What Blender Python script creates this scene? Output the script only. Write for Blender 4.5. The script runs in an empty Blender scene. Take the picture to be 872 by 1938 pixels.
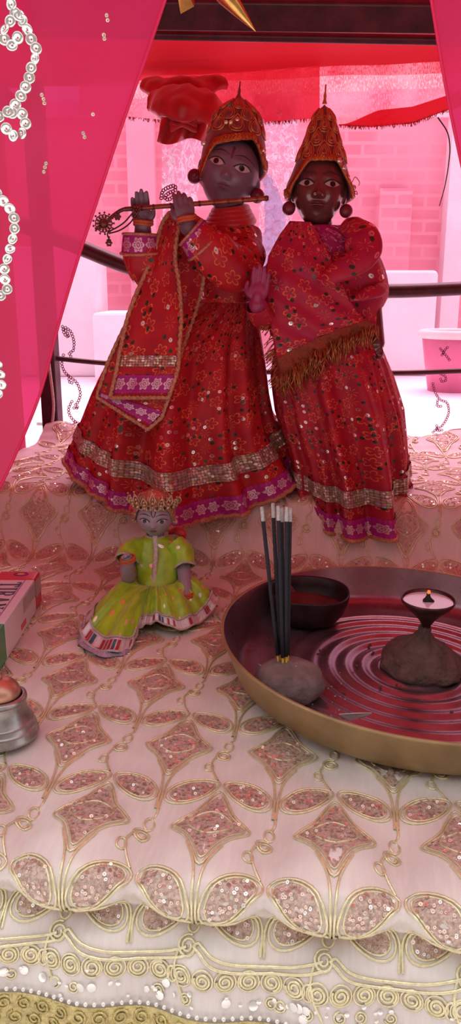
import bpy, math, random
import numpy as np
from mathutils import Vector, Matrix, noise
from mathutils.bvhtree import BVHTree

sc = bpy.context.scene
COL = sc.collection
rnd = random.Random(7)
PI = math.pi

# ------------------------------------------------------------------ camera geometry (table top is z = 0 while building)
TH = math.radians(15.5); FPX = 1500.0; CAMH = 0.36; LIFT = 0.14

def ray(px, py):
    xr = (px - 436) / FPX; yd = (py - 969) / FPX
    return Vector((xr, math.cos(TH) - yd * math.sin(TH), -math.sin(TH) - yd * math.cos(TH)))

def P(px, py, d):
    """the place seen at px,py that lies d metres in front of the viewer"""
    r = ray(px, py)
    return Vector((0, 0, CAMH)) + r * (d / r.y)

def G(px, py, z=0.0):
    r = ray(px, py)
    return Vector((0, 0, CAMH)) + r * ((z - CAMH) / r.z)

YAW = math.radians(8); CY, SY = math.cos(YAW), math.sin(YAW)

def F(u, v, z):
    """shrine frame (turned 8 degrees) to world"""
    w = v - 0.6
    return Vector((u * CY + w * SY, 0.6 + w * CY - u * SY, z))

def smooth(a, b, x):
    t = min(1, max(0, (x - a) / (b - a)))
    return t * t * (3 - 2 * t)

def interp(tab, t):
    """piecewise smooth table lookup: tab = [(t, value...)]"""
    if t <= tab[0][0]: return tab[0][1:]
    for a, b in zip(tab, tab[1:]):
        if t <= b[0]:
            k = (t - a[0]) / (b[0] - a[0])
            return tuple(x + (y - x) * k for x, y in zip(a[1:], b[1:]))
    return tab[-1][1:]

def crom(pts, n, closed=False):
    """Catmull-Rom through points (tuples or Vectors), n samples per span"""
    pts = [Vector(p) for p in pts]
    out = []
    N = len(pts)
    spans = N if closed else N - 1
    for i in range(spans):
        if closed:
            p0, p1, p2, p3 = pts[i - 1], pts[i], pts[(i + 1) % N], pts[(i + 2) % N]
        else:
            p1, p2 = pts[i], pts[i + 1]
            p0 = pts[i - 1] if i else p1 * 2 - p2
            p3 = pts[i + 2] if i + 2 < N else p2 * 2 - p1
        for k in range(n):
            t = k / n
            out.append(0.5 * (2 * p1 + (p2 - p0) * t + (2 * p0 - 5 * p1 + 4 * p2 - p3) * t * t + (3 * p1 - p0 - 3 * p2 + p3) * t ** 3))
    if not closed: out.append(pts[-1])
    return out

# ------------------------------------------------------------------ mesh collecting
class MB:
    def __init__(s):
        s.v = []; s.f = []; s.m = []; s.uv = {}
        s.has_uv = False
    def add(s, verts, faces, mi=0, uvs=None):
        o = len(s.v)
        s.v.extend(tuple(p) for p in verts)
        for f in faces:
            s.f.append(tuple(i + o for i in f)); s.m.append(mi)
        if uvs is not None:
            s.has_uv = True
            for i, u in enumerate(uvs): s.uv[o + i] = u
        return s
    def grid(s, fn, nu, nv, cu=False, mi=0, uvfn=None):
        """fn(i/nu, j/nv) -> point"""
        vs = []; uvs = [] if uvfn else None
        for j in range(nv + 1):
            for i in range(nu + 1):
                a, b = i / nu, j / nv
                vs.append(fn(a, b))
                if uvfn: uvs.append(uvfn(a, b))
        fs = []
        W = nu + 1
        for j in range(nv):
            for i in range(nu):
                fs.append((j * W + i, j * W + i + 1, (j + 1) * W + i + 1, (j + 1) * W + i))
        return s.add(vs, fs, mi, uvs)
    def tube(s, pts, r, n=6, closed=False, mi=0, cap=True, twist=None):
        pts = [Vector(p) for p in pts]
        N = len(pts)
        rad = r if callable(r) else (lambda t: r)
        T = []
        for i in range(N):
            if closed: t = pts[(i + 1) % N] - pts[i - 1]
            else: t = pts[min(i + 1, N - 1)] - pts[max(i - 1, 0)]
            if t.length < 1e-9: t = Vector((0, 0, 1))
            T.append(t.normalized())
        ref = Vector((0, 0, 1)) if abs(T[0].z) < .9 else Vector((1, 0, 0))
        nn = (ref - T[0] * ref.dot(T[0])).normalized()
        vs = []; fs = []
        for i in range(N):
            nn = nn - T[i] * nn.dot(T[i])
            if nn.length < 1e-6: nn = T[i].orthogonal()
            nn.normalize()
            bb = T[i].cross(nn)
            rr = rad(i / max(1, N - 1))
            for k in range(n):
                a = 2 * PI * k / n
                vs.append(pts[i] + (nn * math.cos(a) + bb * math.sin(a)) * rr)
        M = N if closed else N - 1
        for i in range(M):
            j = (i + 1) % N
            for k in range(n):
                k2 = (k + 1) % n
                fs.append((i * n + k, i * n + k2, j * n + k2, j * n + k))
        if cap and not closed:
            fs.append(tuple(range(n - 1, -1, -1))); fs.append(tuple((N - 1) * n + k for k in range(n)))
        return s.add(vs, fs, mi)
    def lathe(s, prof, n=48, M=None, mi=0, sx=1, sy=1, wob=None, cap=False):
        vs = []; fs = []
        for j, (r, z) in enumerate(prof):
            for k in range(n):
                a = 2 * PI * k / n
                q = r
                zz = z
                if wob: q, zz = wob(a, r, z)
                vs.append(Vector((q * math.cos(a) * sx, q * math.sin(a) * sy, zz)))
        for j in range(len(prof) - 1):
            for k in range(n):
                k2 = (k + 1) % n
                fs.append((j * n + k, j * n + k2, (j + 1) * n + k2, (j + 1) * n + k))
        if cap and prof[0][0] > 1e-6: fs.append(tuple(range(n - 1, -1, -1)))
        if cap and prof[-1][0] > 1e-6: fs.append(tuple((len(prof) - 1) * n + k for k in range(n)))
        if M is not None: vs = [M @ p for p in vs]
        return s.add(vs, fs, mi)
    def ball(s, c, rx, ry=None, rz=None, n=16, m=10, mi=0, R=None):
        ry = rx if ry is None else ry; rz = rx if rz is None else rz
        vs = []; fs = []
        for j in range(m + 1):
            t = PI * j / m
            for k in range(n):
                a = 2 * PI * k / n
                p = Vector((rx * math.sin(t) * math.cos(a), ry * math.sin(t) * math.sin(a), rz * math.cos(t)))
                if R is not None: p = R @ p
                vs.append(Vector(c) + p)
        for j in range(m):
            for k in range(n):
                k2 = (k + 1) % n
                fs.append((j * n + k, (j + 1) * n + k, (j + 1) * n + k2, j * n + k2))
        return s.add(vs, fs, mi)
    def disc(s, c, nrm, r, n=7, mi=0, t=0.0, hole=0.0):
        nrm = Vector(nrm).normalized(); a0 = nrm.orthogonal().normalized(); b0 = nrm.cross(a0)
        c = Vector(c)
        if hole:
            vs = []
            for q in (r, hole):
                for k in range(n):
                    a = 2 * PI * k / n
                    vs.append(c + (a0 * math.cos(a) + b0 * math.sin(a)) * q + nrm * (t if q == hole else 0))
            fs = [(k, (k + 1) % n, n + (k + 1) % n, n + k) for k in range(n)]
            return s.add(vs, fs, mi)
        vs = [c + (a0 * math.cos(2 * PI * k / n) + b0 * math.sin(2 * PI * k / n)) * r for k in range(n)] + [c + nrm * t]
        return s.add(vs, [(k, (k + 1) % n, n) for k in range(n)], mi)
    def box(s, c, sx, sy, sz, R=None, mi=0):
        vs = []
        for x in (-1, 1):
            for y in (-1, 1):
                for z in (-1, 1):
                    p = Vector((x * sx / 2, y * sy / 2, z * sz / 2))
                    vs.append(Vector(c) + (R @ p if R is not None else p))
        return s.add(vs, [(0, 1, 3, 2), (4, 6, 7, 5), (0, 4, 5, 1), (2, 3, 7, 6), (0, 2, 6, 4), (1, 5, 7, 3)], mi)
    def loft(s, secs, n=32, mi=0, cap=True, uvscale=None, wob=None):
        """secs: (centre, rx vector, ry vector)"""
        vs = []; fs = []; uvs = [] if uvscale else None
        L = 0; prev = None
        for j, (c, a, b) in enumerate(secs):
            if prev is not None: L += (c - prev).length
            prev = c
            for k in range(n + 1):
                t = 2 * PI * k / n
                p = c + a * math.cos(t) + b * math.sin(t)
                if wob: p = wob(p, c, t, j / (len(secs) - 1))
                vs.append(p)
                if uvscale: uvs.append((t / (2 * PI) * (a.length + b.length) * PI, L))
        W = n + 1
        for j in range(len(secs) - 1):
            for k in range(n):
                fs.append((j * W + k, j * W + k + 1, (j + 1) * W + k + 1, (j + 1) * W + k))
        if cap:
            fs.append(tuple(range(n - 1, -1, -1))); fs.append(tuple((len(secs) - 1) * W + k for k in range(n)))
        return s.add(vs, fs, mi, uvs)
    def build(s, name, mats, parent=None, flat=False, origin=None, solid=0.0, subsurf=0, off=-1.0):
        me = bpy.data.meshes.new(name)
        off_v = Vector((0, 0, 0))
        if origin is not None: off_v = Vector(origin)
        elif parent is not None: off_v = WORLD[parent.name]
        me.from_pydata([(p[0] - off_v.x, p[1] - off_v.y, p[2] - off_v.z) for p in s.v], [], s.f)
        if not isinstance(mats, (list, tuple)): mats = [mats]
        for m in mats: me.materials.append(m)
        me.polygons.foreach_set('material_index', s.m)
        me.polygons.foreach_set('use_smooth', [not flat] * len(s.f))
        if s.has_uv:
            ul = me.uv_layers.new(name='UVMap')
            li = np.empty(len(me.loops), dtype=np.int32); me.loops.foreach_get('vertex_index', li)
            tab = np.zeros((len(s.v), 2), dtype=np.float32)
            for i, u in s.uv.items(): tab[i] = u
            ul.data.foreach_set('uv', tab[li].ravel())
        me.validate(); me.update()
        o = bpy.data.objects.new(name, me); COL.objects.link(o)
        if parent is not None:
            o.parent = parent
            WORLD[o.name] = off_v.copy()
        else:
            o.location = off_v
            WORLD[o.name] = off_v.copy()
        if solid:
            m = o.modifiers.new('thick', 'SOLIDIFY'); m.thickness = solid; m.offset = off
        if subsurf:
            m = o.modifiers.new('sub', 'SUBSURF'); m.levels = subsurf; m.render_levels = subsurf
        return o

WORLD = {}

def thing(name, loc, label, cat, group=None):
    o = bpy.data.objects.new(name, None); COL.objects.link(o)
    o.empty_display_size = .02
    o.location = loc; WORLD[o.name] = Vector(loc)
    return tag(o, label, cat, group)

def tag(o, label=None, cat=None, group=None, kind=None):
    if label: o['label'] = label
    if cat: o['category'] = cat
    if group: o['group'] = group
    if kind: o['kind'] = kind
    return o

# ------------------------------------------------------------------ materials
class NT:
    def __init__(s, name):
        s.m = bpy.data.materials.new(name); s.m.use_nodes = True
        s.t = s.m.node_tree; s.t.nodes.clear()
        s.out = s.t.nodes.new('ShaderNodeOutputMaterial')
    def n(s, typ, ins=None, **kw):
        nd = s.t.nodes.new('ShaderNode' + typ)
        for k, v in kw.items(): setattr(nd, k, v)
        for k, v in (ins or {}).items(): s.set(nd, k, v)
        return nd
    def set(s, nd, k, v):
        sock = nd.inputs[k]
        if isinstance(v, bpy.types.NodeSocket): s.t.links.new(v, sock)
        elif isinstance(v, bpy.types.Node): s.t.links.new(v.outputs[0], sock)
        else:
            if isinstance(v, tuple) and len(v) == 3 and sock.type == 'RGBA': v = (*v, 1)
            sock.default_value = v
    def math(s, op, a, b=0.0, c=None):
        nd = s.n('Math', operation=op)
        s.set(nd, 0, a); s.set(nd, 1, b)
        if c is not None: s.set(nd, 2, c)
        return nd.outputs[0]
    def mix(s, fac, a, b):
        nd = s.n('Mix', data_type='RGBA')
        s.set(nd, 0, fac); s.set(nd, 6, a); s.set(nd, 7, b)
        return nd.outputs[2]
    def ramp(s, fac, a, b):
        nd = s.n('MapRange', {0: fac, 1: a, 2: b})
        return nd.outputs[0]
    def surface(s, sh):
        s.t.links.new(sh.outputs[0] if isinstance(sh, bpy.types.Node) else sh, s.out.inputs[0]); return s.m

def pbr(name, col, rough=.5, metal=0.0, var=0.12, scale=60.0, bump=0.0, bscale=None, sheen=0.0, coat=0.0, spec=.5, col2=None, trans=0.0, rvar=0.0, dist=.001, stretch=None):
    t = NT(name)
    tc = t.n('TexCoord')
    vec = tc.outputs['Object']
    if stretch: vec = t.n('Mapping', {0: vec, 3: stretch}).outputs[0]
    nz = t.n('TexNoise', {'Vector': vec, 'Scale': scale, 'Detail': 4.0, 'Roughness': .6})
    c2 = col2 or tuple(c * (1 - 2.2 * var) for c in col)
    f = t.ramp(nz.outputs[0], .3, .7)
    c = t.mix(f, c2, col)
    b = t.n('BsdfPrincipled', {'Base Color': c, 'Roughness': rough, 'Metallic': metal, 'Specular IOR Level': spec})
    if rvar: t.set(b, 'Roughness', t.math('MULTIPLY_ADD', nz.outputs[0], rvar, rough - rvar * .5))
    if sheen: t.set(b, 'Sheen Weight', sheen)
    if coat: t.set(b, 'Coat Weight', coat); t.set(b, 'Coat Roughness', .15)
    if bump:
        n2 = t.n('TexNoise', {'Vector': vec, 'Scale': bscale or scale * 4, 'Detail': 3.0})
        t.set(b, 'Normal', t.n('Bump', {'Height': n2.outputs[0], 'Strength': bump, 'Distance': dist}))
    return t.surface(b)

def sheer(name, tint, dif, k_open, k_transl, rough=.5, weave=900, gloss=.03):
    """thin cloth: an open share that lets tinted light straight through, the rest scatters to both sides"""
    t = NT(name)
    tc = t.n('TexCoord')
    nz = t.n('TexNoise', {'Vector': tc.outputs['Object'], 'Scale': 9.0, 'Detail': 3.0})
    tr = t.n('BsdfTransparent', {0: tint})
    d = t.n('BsdfDiffuse', {0: dif}); l = t.n('BsdfTranslucent', {0: dif})
    m1 = t.n('MixShader', {0: k_transl, 1: d, 2: l})
    g = t.n('BsdfGlossy', {0: (1, .8, .85), 'Roughness': .4})
    m1b = t.n('MixShader', {0: gloss, 1: m1, 2: g})
    fac = t.math('MULTIPLY_ADD', nz.outputs[0], .10, k_open - .05)
    m2 = t.n('MixShader', {0: fac, 1: m1b, 2: tr})
    return t.surface(m2)

def petals(t, vec2, scale, rndness):
    """Voronoi cell -> (distance, angle, random colour) measured from each cell's own centre"""
    vo = t.n('TexVoronoi', {'Vector': vec2, 'Scale': scale, 'Randomness': rndness}, voronoi_dimensions='2D')
    # Position output is in unscaled coordinates
    lo = t.n('VectorMath', {0: vec2, 1: vo.outputs['Position']}, operation='SUBTRACT')
    sep = t.n('SeparateXYZ', {0: lo.outputs[0]})
    r = t.math('MULTIPLY', t.n('VectorMath', {0: lo.outputs[0]}, operation='LENGTH').outputs['Value'], scale)
    a = t.math('ARCTAN2', sep.outputs[1], sep.outputs[0])
    sepc = t.n('SeparateColor', {0: vo.outputs['Color']})
    return r, a, sepc.outputs

def brocade(name, base, base2, loop=(.62, .16, .05), sequins=True, pscale=42.0, rough=.62, sheen=.35, dark=(.03, .06, .03)):
    """red festive cloth with stitched flowers and sequins, laid out in the cloth's own UV metres"""
    t = NT(name)
    uv = t.n('UVMap').outputs[0]
    nz = t.n('TexNoise', {'Vector': uv, 'Scale': 35.0, 'Detail': 4.0})
    col = t.mix(t.ramp(nz.outputs[0], .35, .65), base2, base)
    r, a, rc = petals(t, uv, pscale, .75)
    pet = t.math('ABSOLUTE', t.math('SINE', t.math('MULTIPLY', a, 2.5)))
    ringr = t.math('MULTIPLY_ADD', pet, .22, .13)
    loopm = t.math('COMPARE', r, ringr, .035)
    on = t.math('LESS_THAN', rc[0], .75)
    loopm = t.math('MULTIPLY', loopm, on)
    spoke = t.math('MULTIPLY', t.math('MULTIPLY', t.math('LESS_THAN', t.math('ABSOLUTE', t.math('SINE', t.math('MULTIPLY', a, 4.0))), .22), t.math('LESS_THAN', r, .34)),
                   t.math('GREATER_THAN', rc[0], .62))
    spoke = t.math('MULTIPLY', spoke, t.math('GREATER_THAN', r, .10))
    stitch = t.math('MAXIMUM', loopm, spoke)
    tint = t.mix(rc[1], loop, tuple(min(1, c * 1.5 + .02) for c in loop))
    col = t.mix(t.math('MULTIPLY', stitch, .8), col, tint)
    # sequins: clustered dots in green, black and silver
    r2, a2, rc2 = petals(t, uv, pscale * 2.7, .8)
    dot = t.math('MULTIPLY', t.math('LESS_THAN', r2, .30), t.math('GREATER_THAN', rc2[0], .74))
    hole = t.math('LESS_THAN', r2, .07)
    sil = t.math('GREATER_THAN', rc2[1], .70)
    dcol = t.mix(sil, dark, (.85, .83, .8))
    dcol = t.mix(hole, dcol, (.1, .02, .02))
    col = t.mix(dot, col, dcol)
    b = t.n('BsdfPrincipled', {'Base Color': col, 'Sheen Weight': sheen, 'Sheen Roughness': .4, 'Sheen Tint': (*base, 1)})
    t.set(b, 'Roughness', t.math('MULTIPLY_ADD', dot, .25 - rough, rough))
    t.set(b, 'Metallic', t.math('MULTIPLY', dot, t.math('MULTIPLY_ADD', sil, .6, .3)))
    h = t.math('ADD', t.math('MULTIPLY', stitch, .6), t.math('MULTIPLY', dot, 1.0))
    # each sequin leans its own way
    tilt = t.math('MULTIPLY', dot, t.math('MULTIPLY', r2, t.math('COSINE', t.math('ADD', a2, t.math('MULTIPLY', rc2[2], 6.28)))))
    h = t.math('MULTIPLY_ADD', tilt, 1.2, h)
    fine = t.n('TexNoise', {'Vector': uv, 'Scale': 900.0})
    h = t.math('MULTIPLY_ADD', fine.outputs[0], .25, h)
    t.set(b, 'Normal', t.n('Bump', {'Height': h, 'Strength': .55, 'Distance': .0012}))
    return t.surface(b)

def medallion(name, base, thread, period, vmid, rough=.5):
    """lace band: one round six-petalled medallion after another along u, dotted edges"""
    t = NT(name)
    uv = t.n('UVMap').outputs[0]
    sep = t.n('SeparateXYZ', {0: uv})
    u = t.math('SUBTRACT', t.math('FRACT', t.math('DIVIDE', sep.outputs[0], period)), .5)
    v = t.math('DIVIDE', t.math('SUBTRACT', sep.outputs[1], vmid), period)
    r = t.math('SQRT', t.math('ADD', t.math('MULTIPLY', u, u), t.math('MULTIPLY', v, v)))
    a = t.math('ARCTAN2', v, u)
    pr = t.math('MULTIPLY_ADD', t.math('COSINE', t.math('MULTIPLY', a, 6.0)), .07, .34)
    m = t.math('COMPARE', r, pr, .055)
    m = t.math('MAXIMUM', m, t.math('COMPARE', r, .17, .04))
    m = t.math('MAXIMUM', m, t.math('LESS_THAN', r, .06))
    sp = t.math('MULTIPLY', t.math('LESS_THAN', t.math('ABSOLUTE', t.math('SINE', t.math('MULTIPLY', a, 3.0))), .25), t.math('LESS_THAN', r, .40))
    m = t.math('MAXIMUM', m, sp)
    uf = t.math('SUBTRACT', t.math('FRACT', t.math('DIVIDE', sep.outputs[0], period / 4)), .5)
    ed = t.math('MULTIPLY', t.math('GREATER_THAN', t.math('ABSOLUTE', v), .52), t.math('LESS_THAN', t.math('ABSOLUTE', uf), .22))
    nz = t.n('TexNoise', {'Vector': uv, 'Scale': 700.0, 'Detail': 2.0})
    base_c = t.mix(nz.outputs[0], tuple(c * .7 for c in base), base)
    col = t.mix(m, base_c, thread)
    col = t.mix(t.math('MULTIPLY', ed, .5), col, tuple(min(1, c * 1.6) for c in base))
    b = t.n('BsdfPrincipled', {'Base Color': col, 'Roughness': rough})
    t.set(b, 'Metallic', t.math('MULTIPLY', m, .65))
    t.set(b, 'Roughness', t.math('MULTIPLY_ADD', m, -.2, rough))
    t.set(b, 'Normal', t.n('Bump', {'Height': t.math('MULTIPLY_ADD', nz.outputs[0], .5, m), 'Strength': .8, 'Distance': .0015}))
    return t.surface(b)

def sequin_band(name, cell):
    t = NT(name)
    uv = t.n('UVMap').outputs[0]
    r, a, rc = petals(t, uv, 1 / cell, .25)
    c1 = t.mix(rc[0], (.45, .42, .22), (.8, .72, .68))
    c2 = t.mix(t.math('GREATER_THAN', rc[1], .8), c1, (.55, .42, .55))
    col = t.mix(t.math('GREATER_THAN', r, .46), c2, (.34, .25, .17))
    b = t.n('BsdfPrincipled', {'Base Color': col, 'Roughness': .28, 'Metallic': .55})
    tilt = t.math('MULTIPLY', r, t.math('COSINE', t.math('ADD', a, t.math('MULTIPLY', rc[2], 6.28))))
    dome = t.math('SUBTRACT', 1.0, t.math('MULTIPLY', r, r))
    t.set(b, 'Normal', t.n('Bump', {'Height': t.math('MULTIPLY_ADD', tilt, 1.1, dome), 'Strength': .9, 'Distance': .0016}))
    return t.surface(b)

def foil(name, tint, openk=.45, white=(1, .95, 1)):
    """crinkled clear film: white streaks painted in for backlit highlights, clear between them"""
    t = NT(name)
    tc = t.n('TexCoord')
    mp = t.n('Mapping', {0: tc.outputs['Object'], 3: (1.0, 1.0, .55)})
    nz = t.n('TexNoise', {'Vector': mp.outputs[0], 'Scale': 85.0, 'Detail': 3.0, 'Distortion': 1.2})
    bmp = t.n('Bump', {'Height': nz.outputs[0], 'Strength': 1.0, 'Distance': .008})
    g = t.n('BsdfGlossy', {0: (1, .95, 1), 'Roughness': .14, 'Normal': bmp})
    l = t.n('BsdfTranslucent', {0: white})
    tr = t.n('BsdfTransparent', {0: tint})
    m = t.n('MixShader', {0: .62, 1: g, 2: l})
    glint_streak = t.ramp(t.math('ABSOLUTE', t.math('SUBTRACT', nz.outputs[0], .5)), .075, .015)
    op = t.math('MULTIPLY_ADD', glint_streak, .75, (1 - openk) * .38)
    return t.surface(t.n('MixShader', {0: op, 1: tr, 2: m}))

def glitter_net(name):
    """pink net crowded with fine glitter threads running downwards"""
    t = NT(name)
    uv = t.n('UVMap').outputs[0]
    mp = t.n('Mapping', {0: uv, 3: (1.0, .30, 1)})
    nz = t.n('TexNoise', {'Vector': mp.outputs[0], 'Scale': 520.0, 'Detail': 3.0, 'Roughness': .7})
    big = t.n('TexNoise', {'Vector': uv, 'Scale': 14.0, 'Detail': 3.0})
    m = t.ramp(nz.outputs[0], .40, .52)
    tr = t.n('BsdfTransparent', {0: (1, .55, .68)})
    tl = t.n('BsdfTranslucent', {0: t.mix(t.ramp(big.outputs[0], .35, .65), (.85, .25, .32), (1, .80, .84))})
    g = t.n('BsdfGlossy', {0: (1, .85, .88), 'Roughness': .25})
    thr = t.n('MixShader', {0: .35, 1: tl, 2: g})
    return t.surface(t.n('MixShader', {0: t.math('MULTIPLY_ADD', m, .7, .2), 1: tr, 2: thr}))

M = {}
M['cloth'] = None
def make_cloth_mat():
    t = NT('tissue_cloth')
    uv = t.n('UVMap').outputs[0]
    mp = t.n('Mapping', {0: uv, 3: (1.0, .12, 1)})
    fib = t.n('TexNoise', {'Vector': mp.outputs[0], 'Scale': 260.0, 'Detail': 4.0, 'Roughness': .65})
    blot = t.n('TexNoise', {'Vector': uv, 'Scale': 14.0, 'Detail': 3.0})
    col = t.mix(t.ramp(blot.outputs[0], .35, .65), (.69, .60, .57), (.79, .72, .68))
    col = t.mix(t.math('MULTIPLY', t.ramp(fib.outputs[0], .45, .7), .35), col, (.90, .82, .77))
    b = t.n('BsdfPrincipled', {'Base Color': col, 'Roughness': .38, 'Specular IOR Level': .55, 'Sheen Weight': .25})
    t.set(b, 'Normal', t.n('Bump', {'Height': fib.outputs[0], 'Strength': .30, 'Distance': .0012}))
    return t.surface(b)
M['cloth'] = make_cloth_mat()
M['goldcord'] = pbr('gold_cord', (.92, .83, .54), .24, .5, .12, 300, .25, 1600)
M['seqpink'] = pbr('copper_sequin', (.93, .68, .56), .2, .6, .2, 400)
M['seqfill'] = pbr('sequin_ground', (.80, .58, .49), .42, .2, .25, 500, .6, 900)
M['pearl'] = pbr('pearl_sequin', (.92, .90, .86), .18, .5, .05, 300)
M['goldlace'] = pbr('gold_lace', (.82, .68, .30), .4, .5, .2, 260, .8, 420, dist=.002)
M['drape'] = sheer('hot_pink_voile', (.92, .07, .32), (.88, .032, .20), .15, .62)
M['sheerback'] = sheer('pale_pink_net', (1.0, .60, .80), (.80, .16, .36), .87, .6)
M['canopy'] = sheer('red_canopy_cloth', (.85, .05, .08), (.60, .014, .026), .05, .15)
M['sidecloth'] = sheer('heavy_pink_cloth', (.9, .06, .2), (.45, .02, .06), .04, .15)  # for the added side curtains; dense so little light passes
M['valance'] = glitter_net('glitter_net')
M['redsatin'] = pbr('red_satin', (.62, .015, .02), .38, 0, .15, 30, .3, 120, sheen=.4)
M['redhem'] = sheer('red_hem', (.9, .1, .12), (.75, .03, .05), .2, .6)
M['redpanel'] = sheer('thin_red_panel', (1, .22, .28), (.78, .05, .08), .42, .6)
M['foil'] = foil('clear_foil', (1, .80, .90), .2, (.86, .88, 1))
M['curl'] = sheer('foil_curl', (1, .9, .95), (1, .92, .97), .1, .7, gloss=.2)
M['foil2'] = foil('silver_foil', (.82, .80, .98), -.9, (.62, .74, 1))
M['iron'] = pbr('painted_iron', (.095, .016, .026), .45, .1, .3, 40, .2, 200)
M['silver'] = pbr('silver_sequin', (.90, .88, .86), .16, .85, .06, 200)
M['seqring'] = pbr('rose_sequin_ring', (.34, .05, .13), .3, .4, .2, 300)
M['skinK'] = pbr('slate_painted_stone', (.21, .145, .195), .38, 0, .12, 60, .12, 260, spec=.5)
M['skinR'] = pbr('copper_brown_metal', (.17, .062, .056), .24, .25, .15, 50, .08, 200, coat=.5)
M['skinD'] = pbr('grey_lavender_stone', (.37, .30, .36), .42, 0, .12, 90, .12, 400)
M['palm'] = pbr('magenta_painted_palm', (.36, .03, .13), .45, 0, .12, 80, .1, 300)
M['eyewhite'] = pbr('eye_white', (.50, .42, .41), .25, 0, .04, 200, coat=.4)
M['pupil'] = pbr('pupil_black', (.012, .008, .008), .15, 0, .1, 200, coat=.5)
M['brow'] = pbr('brow_line', (.035, .018, .02), .5, 0, .1, 200)
M['lipR'] = pbr('lip_dark', (.10, .022, .025), .3, 0, .1, 200)
M['lipK'] = pbr('lip_slate', (.155, .07, .10), .35, 0, .1, 200)
M['tilak'] = pbr('red_mark', (.20, .03, .03), .6, 0, .1, 200)
M['velvet'] = pbr('crown_velvet', (.30, .025, .02), .6, 0, .25, 120, .4, 500, sheen=.4)
M['zari'] = pbr('orange_zari_wire', (.62, .20, .05), .32, .75, .3, 240, .4, 1400, col2=(.38, .07, .03))
M['zari2'] = pbr('gold_zari_wire', (.72, .34, .12), .32, .75, .3, 240, .4, 1400, col2=(.5, .14, .06))
M['crowngold'] = pbr('little_crown_gold', (.82, .58, .36), .3, .7, .3, 300, .5, 900)
M['gemgreen'] = pbr('green_gem', (.03, .35, .15), .12, .2, .1, 200, coat=.6)
M['gemsilver'] = pbr('foil_gem', (.85, .75, .68), .12, .7, .1, 200)
M['earring'] = pbr('dark_red_bead', (.20, .02, .04), .4, 0, .15, 120)
M['dressK'] = brocade('red_brocade', (.50, .012, .018), (.36, .006, .02))
M['dressR'] = brocade('red_brocade_deep', (.48, .012, .03), (.33, .006, .035))
M['shawl'] = brocade('crimson_shawl', (.45, .012, .045), (.36, .008, .06), pscale=36)
M['blouse'] = brocade('magenta_sequined_blouse', (.40, .012, .16), (.30, .01, .14), loop=(.75, .35, .45), pscale=75, dark=(.6, .4, .5))
M['magenta'] = medallion('magenta_lace', (.44, .012, .27), (.82, .66, .74), .0175, 0.0)
M['seqband'] = sequin_band('sequin_band', .0042)
M['trim'] = pbr('peach_gold_trim', (.80, .42, .24), .45, .3, .25, 300, .8, 700, dist=.002)
M['goldfringe'] = pbr('gold_fringe', (.66, .27, .09), .35, .6, .3, 200)
M['goldnet'] = pbr('gold_net_border', (.42, .12, .05), .45, .45, .3, 600, .8, 900, col2=(.24, .03, .03), dist=.002)
M['thread'] = pbr('orange_thread', (.72, .17, .06), .7, 0, .2, 500, .4, 1500)
M['bamboo'] = pbr('flute_copper', (.40, .11, .055), .35, .4, .25, 120, .2, 500)
M['flowergold'] = pbr('antique_filigree', (.26, .10, .08), .35, .7, .25, 200)
M['blackcord'] = pbr('dark_cord', (.06, .015, .02), .7, 0, .2, 300)
M['brass'] = pbr('dull_brass', (.44, .31, .15), .48, .55, .22, 30, .15, 300, rvar=.2, col2=(.30, .20, .10))
M['trayin'] = pbr('tarnished_copper_tray', (.34, .21, .25), .27, .75, .22, 16, .06, 120, rvar=.16, col2=(.19, .085, .10))
M['blackmetal'] = pbr('sooty_iron', (.045, .022, .024), .42, .4, .3, 60, .25, 260)
M['redliquid'] = pbr('dark_red_paste', (.16, .03, .025), .3, 0, .2, 60, .1, 150)
M['clay'] = pbr('dried_clay', (.24, .17, .16), .9, 0, .2, 90, .7, 260, dist=.002)
M['mud'] = pbr('brown_mud', (.17, .095, .08), .92, 0, .25, 70, .9, 190, dist=.004)
M['lampmetal'] = pbr('sooty_copper', (.12, .05, .045), .34, .6, .3, 80, .2, 200)
M['oil'] = pbr('white_sheen_oil', (.80, .80, .80), .07, 0, .02, 30, coat=1.0)  # white base colour stands in for the bright background mirrored in the oil
M['wick'] = pbr('burnt_wick', (.03, .02, .02), .9, 0, .2, 300)
M['stickblack'] = pbr('incense_paste', (.022, .02, .03), .8, 0, .2, 300, .5, 1500)
M['stickyellow'] = pbr('yellow_dyed_stick', (.78, .47, .04), .6, 0, .1, 300)
M['ash'] = pbr('grey_ash', (.55, .50, .50), .95, 0, .15, 500, .6, 1200)
M['paper'] = pbr('white_paper', (.82, .80, .78), .7, 0, .05, 80)
M['cardred'] = pbr('red_card', (.66, .035, .05), .35, 0, .06, 40, coat=.3)
M['cardwhite'] = pbr('white_card', (.80, .78, .82), .4, 0, .04, 40, coat=.3)
M['cardgreen'] = pbr('green_card', (.03, .35, .13), .4, 0, .08, 40, coat=.3)
M['cardgrey'] = pbr('grey_print', (.52, .50, .52), .45, 0, .1, 60)
M['ink'] = pbr('grey_ink', (.10, .09, .13), .5, 0, .05, 80)
M['ochre'] = pbr('yellow_print', (.80, .42, .05), .5, 0, .05, 80)
M['violet'] = pbr('violet_print', (.25, .05, .30), .5, 0, .05, 80)
M['bellmetal'] = pbr('worn_bell_metal', (.50, .47, .46), .34, .8, .2, 70, .12, 300, rvar=.2)
M['copper'] = pbr('copper_dome', (.62, .32, .22), .36, .75, .06, 80)
M['greensatin'] = None
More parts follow.
